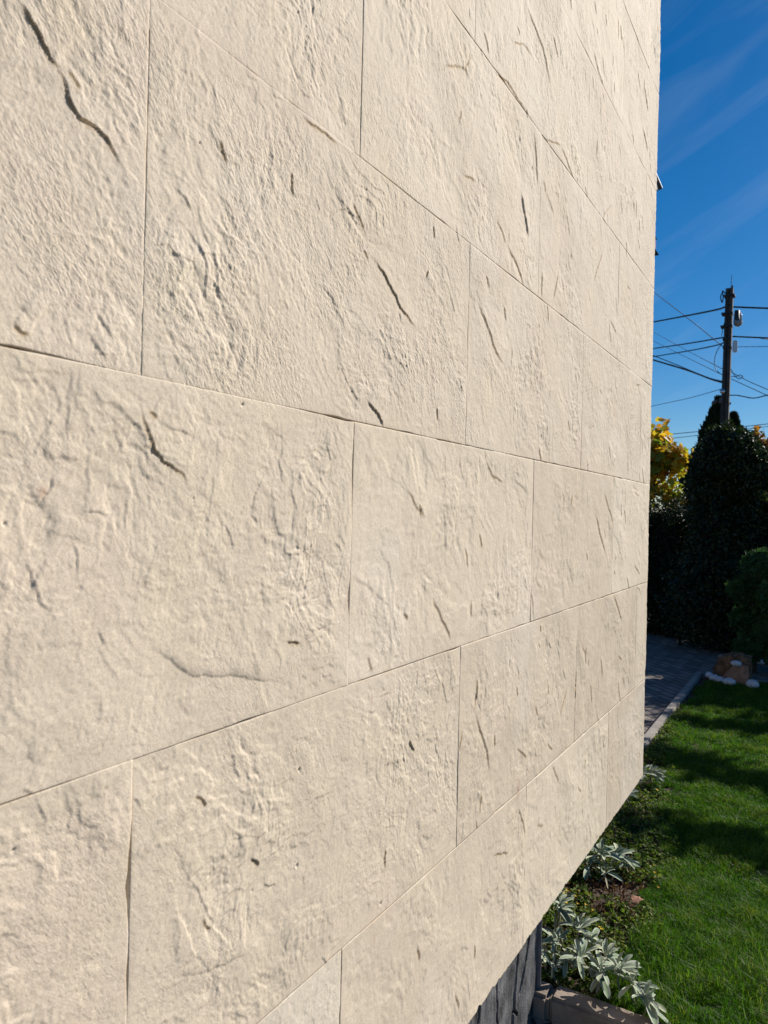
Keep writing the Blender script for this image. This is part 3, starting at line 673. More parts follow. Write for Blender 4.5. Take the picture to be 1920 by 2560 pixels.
def woody(name, base, top, r0, limbs, parent, seed, m=None):
    rr = random.Random(seed); mb = MB(); b = Vector(base); t_ = Vector(top)
    pts = smooth_path([b, b.lerp(t_, .35)+Vector((rr.uniform(-.06, .06), rr.uniform(-.06, .06), 0)), b.lerp(t_, .7), t_]); n = len(pts)
    mb.tube(pts, [r0*(1-.8*i/(n-1)) for i in range(n)], 8)
    for e in limbs:
        e = Vector(e); s_ = b.lerp(t_, rr.uniform(.3, .8)); mid = s_.lerp(e, .5)+Vector((0, 0, -.06*(e-s_).length))
        pp = smooth_path([s_, mid, e], 5); k = len(pp); mb.tube(pp, [r0*.38*(1-.85*i/(k-1)) for i in range(k)], 6)
        for j in range(3):
            q = pp[rr.randint(k//2, k-2)]; mb.tube([q, q+Vector((rr.uniform(-.3, .3), rr.uniform(-.3, .3), rr.uniform(0, .3)))], [r0*.12, r0*.03], 4)
    return mb.build(name, m or BARK, parent, smooth=True)

HEDGE = leafmat('dark_hedge_leaves', [(.004, .009, .004), (.008, .016, .005), (.013, .024, .008), (.022, .036, .012)], .15, .5, .25)
IVY = leafmat('glossy_leaves', [(.006, .014, .005), (.012, .026, .008), (.022, .042, .012), (.050, .070, .022)], .2, .35, .4)
THUJA = leafmat('cypress_sprays', [(.007, .018, .007), (.012, .030, .010), (.020, .040, .013), (.055, .035, .014)], .15, .6, .2)
def bush(name, label, cat, c, rad, n, leaf, m, seed, group=None, extra=(), shape='oval', lump=.22, nz_=1.):
    t = empty(name, (c[0], c[1], GZ+.03), label=label, cat=cat, group=group)
    parts = []
    for j, (cc, rd, nn) in enumerate([(c, rad, n)]+list(extra)):
        P, d = blob_points(nn, cc, rd, seed+j, .6, lump); P[:, 2] = np.maximum(P[:, 2], GZ+.02+np.abs(d[:, 0])*.05)
        parts.append(leaf_cloud(P, leaf, leaf*.62, seed+j+50, .3, d*.8, .8, shape))
        P, d = blob_points(nn//14, cc, [q*1.05 for q in rd], seed+j+19, .88, lump*1.4); P = P[P[:, 2] > .1]; parts.append(leaf_cloud(P, leaf, leaf*.6, seed+j+80, .3, None, .8, shape))
        P, d = blob_points(nn//5, cc, [q*.8 for q in rd], seed+j+9, .2, lump); P[:, 2] = np.maximum(P[:, 2], GZ+.02)
        parts.append(leaf_cloud(P, leaf*2.2, leaf*2.0, seed+j+70, 0, None, 1))
    foliage('crown', parts, m, t)
    woody('trunk', (c[0], c[1], GZ-.03), (c[0], c[1], c[2]+rad[2]*.3), .05, [(c[0]+math.cos(a)*rad[0]*.7, c[1]+math.sin(a)*rad[1]*.7, c[2]+rad[2]*.2) for a in (.5, 2.1, 3.6, 5.2)], t, seed)
    return t
bush('evergreen_shrub', 'tall dark rounded evergreen mound in front of the utility pole', 'shrub', (-.98, 10.75, 1.20), (.62, .75, 1.22), 24000, .045, IVY, 11,
     extra=(((-1.10, 10.5, 2.36), (.34, .45, .42), 6000), ((-.78, 10.55, 2.18), (.34, .45, .40), 5000), ((-1.14, 10.5, 2.64), (.20, .28, .24), 1800), ((-1.40, 10.6, 2.28), (.18, .28, .34), 1800), ((-1.34, 10.55, 1.98), (.27, .4, .42), 3500), ((-.52, 10.6, 1.75), (.28, .35, .34), 3000), ((-.95, 10.45, 2.50), (.26, .35, .30), 3000), ((-1.1, 10.35, .6), (.72, .6, .75), 8000)))
bush('evergreen_shrub', 'low dark hedge shrub beside the wall edge below the yellow maple', 'shrub', (-2.1, 11.75, .85), (.62, .7, 1.05), 15000, .045, HEDGE, 23,
     extra=(((-1.72, 11.3, .8), (.45, .5, 1.1), 8000), ((-2.75, 12.2, .8), (.5, .6, 1.1), 6000)))
right_shrub = bush('evergreen_shrub', 'dark glossy shrub at the right edge with sunlight coloured into its upper leaves', 'shrub', (-.15, 10.9, .9), (.48, .6, 1.15), 12000, .06, IVY, 37,
     extra=(((-.1, 10.3, .6), (.6, .5, .8), 6000),))
LIT = leafmat('sun_painted_leaves', [(.06, .12, .02), (.10, .17, .03), (.16, .20, .05), (.26, .24, .08)], .5, .4, .4)  # lit copy of the shrub's leaves: sunlight put into the colour
lp = []
for j_, (c_, rd_, nn_) in enumerate((((-.50, 10.35, 2.15), (.16, .14, .26), 170), ((-.38, 10.4, 1.95), (.18, .15, .22), 160), ((-.62, 10.15, 1.95), (.10, .08, .10), 30), ((-.42, 10.3, 2.35), (.14, .14, .18), 90))):
    P_, d_ = blob_points(nn_, c_, rd_, 501+j_, .1, .5); lp.append(leaf_cloud(P_, .065, .045, 511+j_, .4))
foliage('sun_tinted_leaves', lp, LIT, right_shrub)
HR = leafmat('hedge_row_leaves', [(.010, .022, .008), (.018, .035, .012), (.03, .05, .016)], .2, .5, .4)
bush('evergreen_shrub', 'clipped dark hedge bush farther right beyond the frame edge', 'shrub', (1.25, 10.7, 1.4), (.85, .6, 1.6), 12000, .08, HR, 41)
bush('evergreen_shrub', 'second clipped dark hedge bush farther right beyond the frame edge', 'shrub', (2.3, 10.5, 1.45), (.95, .6, 1.65), 12000, .08, HR, 43)
# low growth at the hedge foot, spilling on to the path
P = scatter(5000, 0, 1, 0, 1, 61); ex = -2.6+P[:, 0]*3.2; ey = 11.35-(P[:, 0]*3.2)*.46-.15+P[:, 1]*.5+.08*fbm(ex*5, ex*0, 2)
pz = GZ+.03+np.random.default_rng(1).random(5000)**2*.28
fo = foliage('undergrowth', [leaf_cloud(np.stack([ex, ey, pz], -1), .05, .035, 62, .8)], leafmat('undergrowth_leaves', [(.015, .025, .008), (.03, .04, .012), (.07, .045, .02)], .2), None)
tag(fo, kind='stuff', label='low dark leafy growth along the foot of the hedge', cat='undergrowth')

# two-peaked cypress behind the mound
def cypress(name, label, x, y, top, rad, n, seed):
    t = empty(name, (x, y, GZ), label=label, cat='cypress')
    r = np.random.default_rng(seed); h = r.random(n)**.8; z = GZ+h*(top-GZ); rr = rad*(1-h)**.92*(1+.18*fbm(h*14, r.random(n)*3, 2))*(.55+.45*r.random(n)**.4)+.015
    a = r.uniform(0, 2*np.pi, n); lump = 1+.22*perlin(a*1.6+seed, h*9)
    P = np.stack([x+np.cos(a)*rr*lump, y+np.sin(a)*rr*lump, z], -1)
    foliage('crown', [leaf_cloud(P, .15, .055, seed+1, 0, None, 1, 'oval', droop=(0, 0, 1.0))], THUJA, t)
    woody('trunk', (x, y, GZ-.05), (x, y, top-.1), .05, [], t, seed)
cypress('cypress', 'pointed dark cypress rising just left of the utility pole', -2.50, 21.6, 4.85, 1.75, 22000, 71)
cypress('cypress', 'smaller cypress tip just right of the utility pole', -2.15, 22.0, 4.45, 1.5, 18000, 73)

# yellow maple beyond the hedge
MAPLE = leafmat('yellow_maple_leaves', [(.45, .22, .02), (.55, .33, .03), (.42, .34, .04), (.22, .25, .03), (.12, .17, .03)], .45, .5, .3)
t = empty('maple_tree', (-3.0, 13.3, GZ), label='maple tree with yellow autumn leaves behind the hedge at the wall edge', cat='tree')
parts = []
for j, (c_, rd, nn) in enumerate([((-2.62, 13.1, 2.85), (.42, .45, .42), 330), ((-2.25, 13.2, 2.62), (.34, .4, .28), 230), ((-2.75, 13.3, 2.35), (.45, .5, .35), 260), ((-2.15, 13.1, 2.05), (.28, .3, .22), 70), ((-3.3, 13.5, 2.7), (.6, .6, .7), 500), ((-2.5, 13.0, 2.0), (.3, .3, .15), 60)]):
    P, d = blob_points(nn, c_, rd, 81+j, .15, .35); parts.append(leaf_cloud(P, .135, .135, 91+j, .5, d*.3, .9, 'maple'))
foliage('crown', parts, MAPLE, t)
woody('trunk', (-3.0, 13.3, GZ-.05), (-2.85, 13.3, 3.0), .07, [(-2.45, 13.1, 2.9), (-2.05, 13.1, 2.6), (-2.1, 13.1, 2.1), (-3.4, 13.5, 2.9), (-2.6, 13.0, 2.3), (-2.3, 13.1, 2.75)], t, 5)
RED = leafmat('rust_leaves', [(.25, .09, .03), (.30, .14, .03), (.12, .10, .03), (.38, .22, .05)], .4, .5, .3)
t = empty('autumn_tree', (-.5, 14.3, GZ), label='small tree with rusty orange leaves at the right edge behind the dark mound', cat='tree')
parts = []
for j, (c_, rd, nn) in enumerate([((-1.0, 14.0, 3.0), (.16, .2, .2), 120), ((-.72, 14.1, 2.8), (.25, .3, .22), 260), ((-.3, 14.3, 2.7), (.4, .4, .4), 350), ((-.45, 14.1, 2.2), (.5, .4, .4), 400)]):
    P, d = blob_points(nn, c_, rd, 121+j, .1, .5); parts.append(leaf_cloud(P, .09, .08, 131+j, .3, d*.3, .9, 'maple'))
foliage('crown', parts, RED, t)
woody('trunk', (-.5, 14.3, GZ-.05), (-.55, 14.2, 2.9), .05, [(-1.0, 14.0, 3.15), (-1.25, 14.0, 3.15), (-.75, 14.1, 2.9), (-.2, 14.3, 3.0), (-.9, 14.0, 3.2)], t, 8)
# tree further right whose crown mottles the lawn with shade
t = empty('garden_tree', (2.5, 9.4, GZ), label='garden tree beyond the right edge shading the lawn', cat='tree')
parts = []
for j, (c_, rd, nn) in enumerate([((2.45, 8.45, 3.40), (1.1, .22, .14), 430), ((2.9, 9.75, 3.60), (1.2, .16, .12), 450), ((2.4, 10.5, 3.20), (1.1, .10, .10), 700), ((3.3, 8.9, 3.45), (.7, .15, .12), 500), ((1.6, 9.2, 3.0), (.45, .14, .1), 250)]):
    P, d = blob_points(nn, c_, rd, 141+j, .1, .4); parts.append(leaf_cloud(P, .11, .09, 151+j, .5, None, .9))
foliage('crown', parts, HR, t)
woody('trunk', (2.5, 9.4, GZ-.05), (2.4, 9.3, 3.3), .08, [(1.6, 9.2, 3.0), (3.1, 9.75, 3.6), (2.3, 8.45, 3.4), (3.3, 8.9, 3.45), (2.4, 10.5, 3.2)], t, 9)

# cloud-pruned topiary
t = empty('topiary', (-.62, 9.05, GZ), label='cloud-pruned topiary with rounded green balls in front of the dark hedge', cat='topiary')
TOP = leafmat('topiary_needles', [(.024, .07, .022), (.036, .09, .028), (.05, .11, .035)], .2, .6, .3)
balls = [((-.52, 9.05, 1.09), .26), ((-.73, 8.95, .84), .15), ((-.42, 8.85, .80), .19), ((-.72, 8.98, .52), .13), ((-.50, 9.0, .42), .19), ((-.66, 8.95, .20), .17), ((-.36, 8.95, .16), .17)]
for j, (c_, rd) in enumerate(balls):
    P, d = blob_points(6000, c_, (rd, rd, rd*.85), 161+j, .88, .05)
    V1 = leaf_cloud(P, .024, .013, 171+j, 0, d*1.6, .6, droop=None)
    P2, d2 = blob_points(900, c_, (rd*.8, rd*.8, rd*.68), 181+j, .6, .05)
    foliage('foliage_ball', [V1, leaf_cloud(P2, .09, .09, 191+j)], TOP, t)
woody('trunk', (-.62, 9.05, GZ-.05), (-.6, 9.05, 1.05), .03, [(-.75, 9.0, .86), (-.42, 8.9, .80), (-.74, 8.98, .56), (-.52, 9.1, .45)], t, 12)

# ---------------------------------------------------------------- rocks at the lawn's far corner
def rock(name, label, cat, c, rad, m, seed, facets=14, parent=None, group=None, sub=4, rough=.05):
    import bmesh
    rr = np.random.default_rng(seed); bm = bmesh.new(); bmesh.ops.create_icosphere(bm, subdivisions=sub, radius=1)
    V = np.array([v.co[:] for v in bm.verts])
    pl = rr.normal(size=(facets, 3)); pl /= np.linalg.norm(pl, axis=1)[:, None]; dd = rr.uniform(.62, .9, facets)
    for n_, d_ in zip(pl, dd):
        s = V@n_; V = V-np.outer(np.maximum(0, s-d_)*.93, n_)
    V *= 1+rough*(fbm(V[:, 0]*3+seed, V[:, 1]*3+V[:, 2]*2, 4))[:, None]
    V = V*np.array(rad)
    F = np.array([[v.index for v in f.verts] for f in bm.faces]); bm.free()
    o = link(name, mesh_np(name, V, F, smooth=facets == 0), m, parent, loc=c)
    if parent is None: tag(o, label=label, cat=cat, group=group)
    return o
def boulder():
    # wedge block with a leaning front slab of lighter brown
    V = []; cx, cy = -.755, 8.16
    rr = random.Random(4)
    import bmesh
    bm = bmesh.new()
    for p_ in [(-.93, 8.10, -.03), (-.60, 8.04, -.03), (-.58, 8.30, -.03), (-.90, 8.34, -.03), (-.90, 8.10, .17), (-.84, 8.10, .215), (-.70, 8.12, .25), (-.58, 8.16, .225), (-.60, 8.30, .215), (-.75, 8.32, .25), (-.88, 8.30, .19), (-.60, 8.06, .08), (-.93, 8.2, .05)]:
        bm.verts.new(p_)
    bmesh.ops.convex_hull(bm, input=bm.verts[:]); bmesh.ops.triangulate(bm, faces=bm.faces[:])
    bmesh.ops.subdivide_edges(bm, edges=bm.edges[:], cuts=5, use_grid_fill=True)
    for v in bm.verts:
        q = np.array([v.co.x*14, v.co.y*14+v.co.z*9]); n_ = float(fbm(q[0:1], q[1:2], 4, .6)[0]); v.co += (v.co-Vector((cx, cy, .1))).normalized()*n_*.028
    me = bpy.data.meshes.new('boulder'); bm.to_mesh(me); bm.free(); return me
t = empty('boulder', (-.75, 8.15, 0), label='brown wedge-shaped rock standing at the far corner of the lawn', cat='rock')
link('rock_body', boulder(), simple('brown_rock', (.16, .085, .042), .85, var=.75, scale=14, bump=.8, bscale=40, bdist=.01), t)
me = bpy.data.meshes.new('front_slab'); fv = [(-.86, 8.02, -.02), (-.585, 7.96, -.02), (-.60, 8.04, .16), (-.72, 8.06, .175), (-.84, 8.09, .02)]
me.from_pydata([(a, b, c) for a, b, c in fv]+[(a, b+.05, c) for a, b, c in fv], [], [(0, 1, 2, 3, 4), (9, 8, 7, 6, 5)]+[((i+1) % 5, i, i+5, (i+1) % 5+5) for i in range(5)]); me.update()
link('front_slab', me, simple('tan_rock', (.30, .17, .11), .85, var=.3, scale=30, bump=.6, bscale=60, bdist=.006), t)
WHITE = simple('white_stone', (.55, .55, .58), .7, var=.2, scale=20)
for j, (c_, rd, lb) in enumerate([((-.71, 8.045, .178), (.050, .04, .03), 'white cobble resting on top of the brown rock slab'),
        ((-.90, 8.0, .01), (.05, .05, .042), 'white cobble at the left foot of the brown rock'), ((-.845, 7.97, .008), (.042, .04, .035), 'small white cobble between two larger ones left of the brown rock slab'),
        ((-.755, 7.90, .012), (.06, .05, .042), 'white cobble on the grass in front of the brown rock'), ((-.55, 7.91, .015), (.058, .05, .05), 'white cobble right of the brown rock at the lawn edge'),
        ((-.57, 9.62, -.05), (.10, .06, .03), 'flat white stone across the path under the hedge at the right edge'), ((-.68, 9.66, -.06), (.03, .03, .02), 'tiny white stone beside the flat white stone across the path'),
        ((-1.0, 9.72, -.06), (.06, .05, .03), 'grey stone at the hedge foot across the path'),
        ((-.955, 8.05, .03), (.035, .04, .03), 'white cobble leaning on the kerb corner left of the brown rock')]):
    rock('cobble', lb, 'stone', c_, rd, KERB if j == 7 else WHITE, 200+j, 0, rough=.12, group='white cobbles round the brown rock' if j < 5 or j == 8 else None)

# ---------------------------------------------------------------- utility pole with its fittings (20 m away)
t = empty('utility_pole', (-2.2, 20.05, 0), label='tall dark concrete utility pole rising above the hedge against the sky', cat='utility pole')
CONC = simple('dark_concrete', (.085, .07, .06), .9, var=.3, scale=6, bump=.5, bscale=30, bdist=.01)
IRON = simple('dark_iron', (.03, .028, .028), .6, .3)
def prism(mb, x, z, hw, y0, y1): pass
pm = MB(); zb, zt = -.3, 7.42
def polex(z): return -2.115-(.05)*(7.43-z)/3.31*.9
vs = []
for z, hw in ((zb, .145), (4.1, .092), (zt, .085)):
    x = polex(z); vs += [(x-hw, 19.97, z), (x-.25*hw, 19.94, z), (x-.25*hw, 19.975, z), (x+.25*hw, 19.975, z), (x+.25*hw, 19.94, z), (x+hw, 19.97, z), (x+hw, 20.15, z), (x-hw, 20.15, z)]
pm.add(vs, [(i*8+k, i*8+(k+1) % 8, (i+1)*8+(k+1) % 8, (i+1)*8+k) for i in range(2) for k in range(8)]+[tuple(range(16, 24)), tuple(range(8))[::-1]])
pm.build('post', CONC, t)
def add(name, f, m=IRON, smooth=False): mb = MB(); f(mb); return mb.build(name, m, t, smooth=smooth)
add('rod', lambda b: b.tube([(-2.085, 20.05, 7.40), (-2.08, 20.05, 7.76)], .008)); add('rod', lambda b: b.tube([(-2.06, 20.05, 7.40), (-2.055, 20.05, 7.50)], .018))
for z, l, r_ in ((7.235, .12, .13), (6.79, .16, .1), (6.47, .17, .10), (6.14, .11, .09), (5.93, .1, .1)):
    x = polex(z); add('clamp_band', lambda b: b.box(x-l, x+r_, 19.92, 20.18, z-.022, z+.022, .005))
add('street_light', lambda b: b.tube([(-1.93, 20.0, 6.84), (-1.93, 20.0, 6.60), (-1.90, 20.0, 6.50)], [.06, .075, .10], 12), simple('lamp_body', (.05, .045, .045), .5), True)
add('light_cover', lambda b: b.tube([(-1.90, 20.0, 6.57), (-1.915, 20.0, 6.49), (-1.93, 20.0, 6.44)], [.115, .095, .04], 14), simple('lamp_glass', (.30, .29, .27), .15), True)
add('side_shell', lambda b: b.tube([(-1.865, 20.02, 6.80), (-1.845, 20.02, 6.70), (-1.84, 20.02, 6.58)], [.012, .03, .02], 8), simple('lamp_shell', (.6, .6, .6), .2), True)
add('meter_box', lambda b: b.box(-2.01, -1.90, 19.94, 20.06, 5.80, 6.09, .02), simple('white_plastic', (.75, .74, .76), .12, var=.05))
add('flood_lamp', lambda b: b.tube([(-2.21, 19.93, 4.82), (-2.21, 19.86, 4.82)], [.05, .065], 12), simple('chrome', (.8, .8, .78), .15, .9, var=.1), True)
add('junction_box', lambda b: b.box(-2.295, -2.18, 19.93, 20.05, 4.535, 4.68, .015), simple('box_grey', (.12, .10, .09), .6))
add('camera_arm', lambda b: b.tube([(-2.27, 20.0, 4.62), (-2.34, 20.0, 4.61), (-2.37, 20.0, 4.585)], .010))
add('camera_head', lambda b: b.tube([(-2.345, 19.98, 4.60), (-2.43, 19.90, 4.545)], .04, 8), simple('box_grey', (.12, .10, .09), .6))
add('bracket', lambda b: b.box(-2.05, -2.02, 19.97, 20.05, 4.50, 4.55, .004))
add('cable', lambda b: b.tube(smooth_path([(-2.19, 19.93, 7.2), (-2.16, 19.94, 6.6), (-2.17, 19.93, 5.9), (-2.16, 19.93, 5.1), (-2.2, 19.93, 4.6), (-2.23, 19.93, 3.9)]), .012, 5))
for k_ in ('loop', 'scr', 'coil', 'stay'):
    add('cable', lambda b: b.tube(smooth_path([(x, y-.05, z) for x, y, z in WIRES[k_]], 8), .009 if k_ != 'coil' else .014, 5))
WIRE = simple('cable_black', (.022, .022, .026), .6, bump=0)
def cable(key, r_, label, ext=1.4, right=False, both=False, name='overhead_cable'):
    P = [Vector(p_) for p_ in WIRES[key]]
    if both or not right: P = [P[0]+(P[0]-P[1])*ext] + P
    if both or right: P = P + [P[-1]+(P[-1]-P[-2])*ext*2]
    mb = MB(); mb.tube(smooth_path(P, 6), r_, 5); o = mb.build(name, WIRE, smooth=True)
    tag(o, label=label, cat='cable', group='overhead cables at the utility pole'); return o
cable('w1L', .026, 'thick black cable running left from the upper part of the pole'); cable('w1R', .024, 'thick black cable running right from the upper part of the pole', right=True)
cable('w2', .012, 'thin wire slanting steeply down from the upper left to the pole')
cable('w3L', .020, 'black cable going left from the middle of the pole'); cable('w3R', .020, 'black cable going right from the middle of the pole', right=True)
cable('w3S', .010, 'thin wire just under the black cable right of the pole', right=True)
cable('w4', .018, 'second black cable left of the pole, below the middle one')
cable('w5', .026, 'thick sagging bundled cable slanting down to the pole from the left'); cable('w5b', .014, 'thin cable joining the thick sagging bundle from above')
cable('w6L', .010, 'faint upper diagonal wire crossing the left sky behind the cables'); cable('w6R', .009, 'thin wire falling to the right from the loose loop on the pole', right=True)
cable('w7L', .010, 'faint lower diagonal wire left of the pole'); cable('w7R', .009, 'thin lower wire falling to the right of the pole', right=True)
cable('w8', .009, 'thin lone wire left of the pole just above the tree tops'); cable('w9', .014, 'short sagging black cable leaving the pole low on the right', right=True)
cable('w10', .018, 'distant wire just above the tree tops, upper of two', both=True); cable('w10b', .016, 'distant wire just above the tree tops, lower of two', both=True)
cable('w11', .008, 'hair-thin wire right of the white box on the pole', right=True)

# ---------------------------------------------------------------- woolly silver plants
def ear_material():
    m, t, b, N, K = mat('woolly_leaf')
    a = N.new('ShaderNodeAttribute'); a.attribute_name = 'rnd'; r = N.new('ShaderNodeValToRGB'); e = r.color_ramp.elements
    for i in range(2): e.new(.5)
    for i, (p_, c_) in enumerate([(0, (.19, .25, .15)), (.6, (.31, .37, .25)), (.88, (.45, .47, .29)), (1, (.45, .33, .18))]): e[i].position = p_; e[i].color = (*c_, 1)
    K(a.outputs['Fac'], r.inputs[0])
    ed = N.new('ShaderNodeAttribute'); ed.attribute_name = 'edge'; mixc = N.new('ShaderNodeMixRGB'); mixc.inputs[2].default_value = (.55, .58, .50, 1)
    K(ed.outputs['Fac'], mixc.inputs[0]); K(r.outputs[0], mixc.inputs[1]); K(mixc.outputs[0], b.inputs['Base Color'])
    b.inputs['Roughness'].default_value = .9; b.inputs['Specular IOR Level'].default_value = .1
    b.inputs['Sheen Weight'].default_value = .5; b.inputs['Sheen Roughness'].default_value = .4
    g_ = N.new('ShaderNodeNewGeometry'); n = N.new('ShaderNodeTexNoise'); n.inputs['Scale'].default_value = 500; K(g_.outputs['Position'], n.inputs['Vector'])
    bp = N.new('ShaderNodeBump'); bp.inputs['Strength'].default_value = .5; bp.inputs['Distance'].default_value = .001; K(n.outputs[0], bp.inputs['Height']); K(bp.outputs[0], b.inputs['Normal'])
    return m
EAR = ear_material()
def ear_leaf(base, az, el, ln, wd, curl, rnd, roll):
    """long oval leaf folded along its midrib and bending down toward the tip"""
    n = 9; V = []; A = []; E_ = []
    p = Vector(base); d_az = Vector((math.cos(az), math.sin(az), 0)); side = Vector((-math.sin(az), math.cos(az), 0)); e = el
    for i in range(n+1):
        u = i/n; w_ = wd*(.16+.84*max(0, math.sin(math.pi*min(1, (u*.93+.03))))**.75*(.55+.6*u))*(1 if u < .97 else .25)
        if u < .18: w_ *= .45+u*3
        dr = d_az*math.cos(e)+Vector((0, 0, math.sin(e))); up = side.cross(dr)*-1 if False else dr.cross(side)*-1
        up = side.cross(dr); up = -up if up.z < 0 and abs(e) < 1.4 else up
        s2 = side*math.cos(roll)+up*math.sin(roll); u2 = up*math.cos(roll)-side*math.sin(roll)
        for q, lift in ((-1, .30), (-.55, .10), (0, 0), (.55, .10), (1, .30)):
            V.append(p+s2*(w_*q*.5)+u2*(lift*w_*.6)); A.append(rnd); E_.append(1.0 if abs(q) == 1 else 0)
        p = p+dr*(ln/n); e -= curl/n
    F = [(i*5+k, i*5+k+1, (i+1)*5+k+1, (i+1)*5+k) for i in range(n) for k in range(4)]
    return V, F, A, E_
def ear_plant(label, rosettes, seed, sc=1.0):
    rr = random.Random(seed); V = []; F = []; A = []; E_ = []; SM = simple('woolly_stem', (.30, .28, .18), .9)
    c0 = rosettes[0]; t = empty('woolly_plant', (c0[0], c0[1], 0), label=label, cat='plant', group='silver woolly-leaved plants along the wall'); n_scale = .64
    for (x, y, z, n, size, lean) in rosettes:
        a0 = rr.uniform(0, 6.28)
        n = int(n*1.7)
        for k in range(n):
            u = k/n; az = a0+k*2.4+rr.uniform(-.3, .3); el = 1.35-1.5*u+rr.uniform(-.2, .2); ln = n_scale*size*rr.uniform(.7, 1.2)*(.40+.75*min(1, u*1.5))*sc
            if lean is not None and rr.random() < .45: az = lean+rr.uniform(-.7, .7)
            dead = rr.random() < .40 and u > .6
            rnd = rr.uniform(.93, 1) if dead else rr.uniform(0, .85)
            if dead: ln *= .7; el = -.4
            b = (x+rr.uniform(-.012, .012), y+rr.uniform(-.012, .012), z+.012+.02*(1-u))
            v, f, a, e = ear_leaf(b, az, el, ln, ln*rr.uniform(.23, .31)*(.6 if dead else 1), rr.uniform(.35, 1.15), rnd, rr.uniform(-.5, .5))
            o = len(V); V += v; F += [tuple(i+o for i in q) for q in f]; A += a; E_ += e
        st = MB(); st.tube(smooth_path([(x+rr.uniform(-.03, .03), y+rr.uniform(-.02, .05), -.03), (x, y, z*.5), (x, y, z+.02)], 4), .004, 5); st.build('stem', SM, t)
    me = mesh_np('leaves', np.array([v[:] for v in V]), np.array(F), {'rnd': A, 'edge': E_}); o = link('leaves', me, EAR, t)
    return t
ear_plant('silver woolly plant pressed against the dark plinth at the bottom', [(-.83, 2.72, .10, 13, .12, .3), (-.80, 2.60, .05, 13, .12, None), (-.86, 2.84, .06, 12, .12, .5), (-.81, 2.52, .03, 8, .08, -1.4), (-.775, 2.50, .02, 6, .08, -1.5)], 1)
ear_plant('silver woolly plant in the middle of the foreground clump above the kerb', [(-.735, 2.65, .09, 14, .125, .6), (-.70, 2.56, .04, 12, .12, None), (-.745, 2.56, .03, 9, .09, .3), (-.69, 2.66, .04, 10, .11, .8)], 2)
ear_plant('silver woolly plant at the right end of the foreground clump, leaves hanging over the kerb', [(-.615, 2.52, .04, 14, .13, -1.2), (-.565, 2.55, .05, 13, .12, .6), (-.51, 2.52, .04, 12, .12, -.4), (-.46, 2.485, .02, 11, .13, -.9), (-.62, 2.60, .05, 11, .11, 1.2)], 3)
ear_plant('silver woolly plant halfway along the bed below the wall edge', [(-.84, 3.37, .05, 14, .13, None), (-.78, 3.42, .04, 13, .12, .4), (-.735, 3.43, .02, 10, .08, None), (-.80, 3.30, .01, 7, .12, -1.3), (-.87, 3.30, .02, 9, .11, None)], 4)
ear_plant('farthest silver woolly plant, at the lower corner of the wall in shade', [(-.90, 4.55, .06, 13, .13, .3), (-.86, 4.65, .04, 12, .13, .1), (-.94, 4.25, .02, 12, .12, .2), (-.93, 4.42, .02, 10, .12, None)], 5)

# ---------------------------------------------------------------- ground cover, flowers and litter in the bed
def bed_points(n, seed):
    q = scatter(n, -1.03, -.52, 2.47, 6.6, seed); e = lawn_edge(q[:, 1])
    k = (q[:, 0] < e+.05+np.random.default_rng(seed).normal(0, .015, n)); return q[k]
q = bed_points(30000, 301)
mul_ = (np.hypot((q[:, 0]+.72)/.15, (q[:, 1]-3.24)/.13) < 1+.3*fbm(q[:, 0]*20, q[:, 1]*20, 2)); dens = fbm(q[:, 0]*10, q[:, 1]*10, 3)
q = q[(~mul_) & (dens > -.45)]
z_ = bedz(q[:, 0], q[:, 1])+np.random.default_rng(8).random(len(q))*.028+.004
gc = foliage('ground_cover', [leaf_cloud(np.stack([q[:, 0], q[:, 1], z_], -1), .017, .015, 302, 1.2, None, .7)], leafmat('cover_leaves', [(.035, .07, .01), (.07, .13, .018), (.12, .18, .03), (.22, .22, .06)], .35, .6, .2), None)
tag(gc, kind='stuff', label='low creeping ground cover with small dark green leaves in the bed', cat='ground cover')
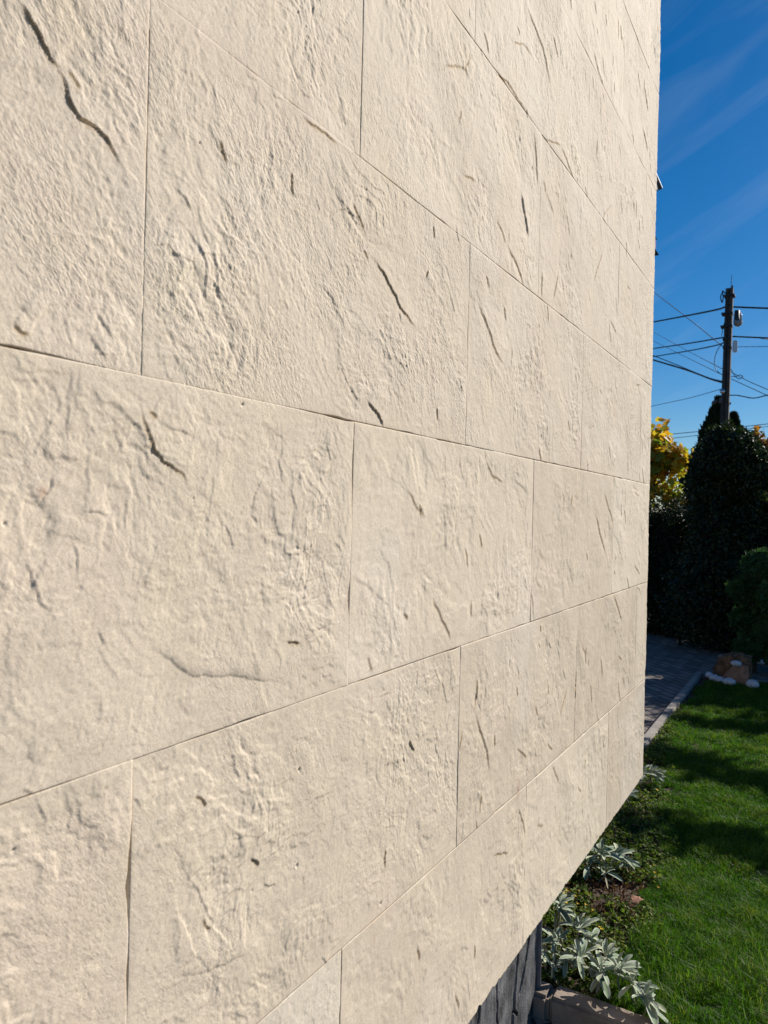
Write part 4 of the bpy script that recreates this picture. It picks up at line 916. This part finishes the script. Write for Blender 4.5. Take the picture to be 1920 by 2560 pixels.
q = bed_points(9000, 311); nb = np.hypot((q[:, 0]+.70)/.2, (q[:, 1]-3.26)/.2) < 1.3; keep = nb | (np.random.default_rng(2).random(len(q)) < .10); q = q[keep]
lit = foliage('dry_litter', [leaf_cloud(np.stack([q[:, 0], q[:, 1], bedz(q[:, 0], q[:, 1])+.006+np.random.default_rng(9).random(len(q))*.012], -1), .026, .007, 312, .8, None, .6)], leafmat('litter_bits', [(.06, .03, .018), (.12, .055, .03), (.20, .10, .06), (.28, .17, .10)], .1, .8), None)
tag(lit, kind='stuff', label='reddish brown dry litter scattered on the bare soil of the bed', cat='litter')
YEL = simple('yellow_petals', (.75, .48, .01), .6, var=.1, bump=0)
fm = MB()
for k in range(5):
    a = k*1.2566; fm.add([(0, 0, 0), (.005*math.cos(a-.5), .005*math.sin(a-.5), .002), (.0095*math.cos(a), .0095*math.sin(a), .004), (.005*math.cos(a+.5), .005*math.sin(a+.5), .002)], [(0, 1, 2, 3)])
fme = bpy.data.meshes.new('flower'); fme.from_pydata(fm.v, [], fm.f); fme.materials.append(YEL)
for i, (x, y) in enumerate([(-.93, 3.12), (-.90, 3.08), (-.905, 3.05), (-.83, 2.99), (-.80, 3.0), (-.71, 2.87), (-.75, 2.79), (-.65, 2.75), (-.76, 2.96), (-.88, 2.99), (-.61, 3.43), (-.80, 4.5), (-.70, 2.86), (-.58, 3.35), (-.86, 3.06)]):
    o = bpy.data.objects.new('flower', fme); col.objects.link(o); o.parent = gc; o.location = (x, y, float(bedz(np.array([x]), np.array([y]))[0])+.040)
    o.rotation_euler = (random.uniform(-.4, .4), random.uniform(-.4, .4), random.uniform(0, 6)); s_ = random.uniform(.7, 1.2); o.scale = (s_,)*3
lf = leaf_cloud(np.array([(-.66, 3.18, .012)]), .07, .05, 400, 3., None, .3, 'maple'); o = link('fallen_leaf', mesh_np('fallen_leaf', lf[0], lf[1], {'rnd': lf[2]}), leafmat('pink_leaf', [(.5, .25, .17), (.5, .28, .2)], .2)); tag(o, label='single pinkish fallen leaf on the brown litter by the lawn edge', cat='leaf')
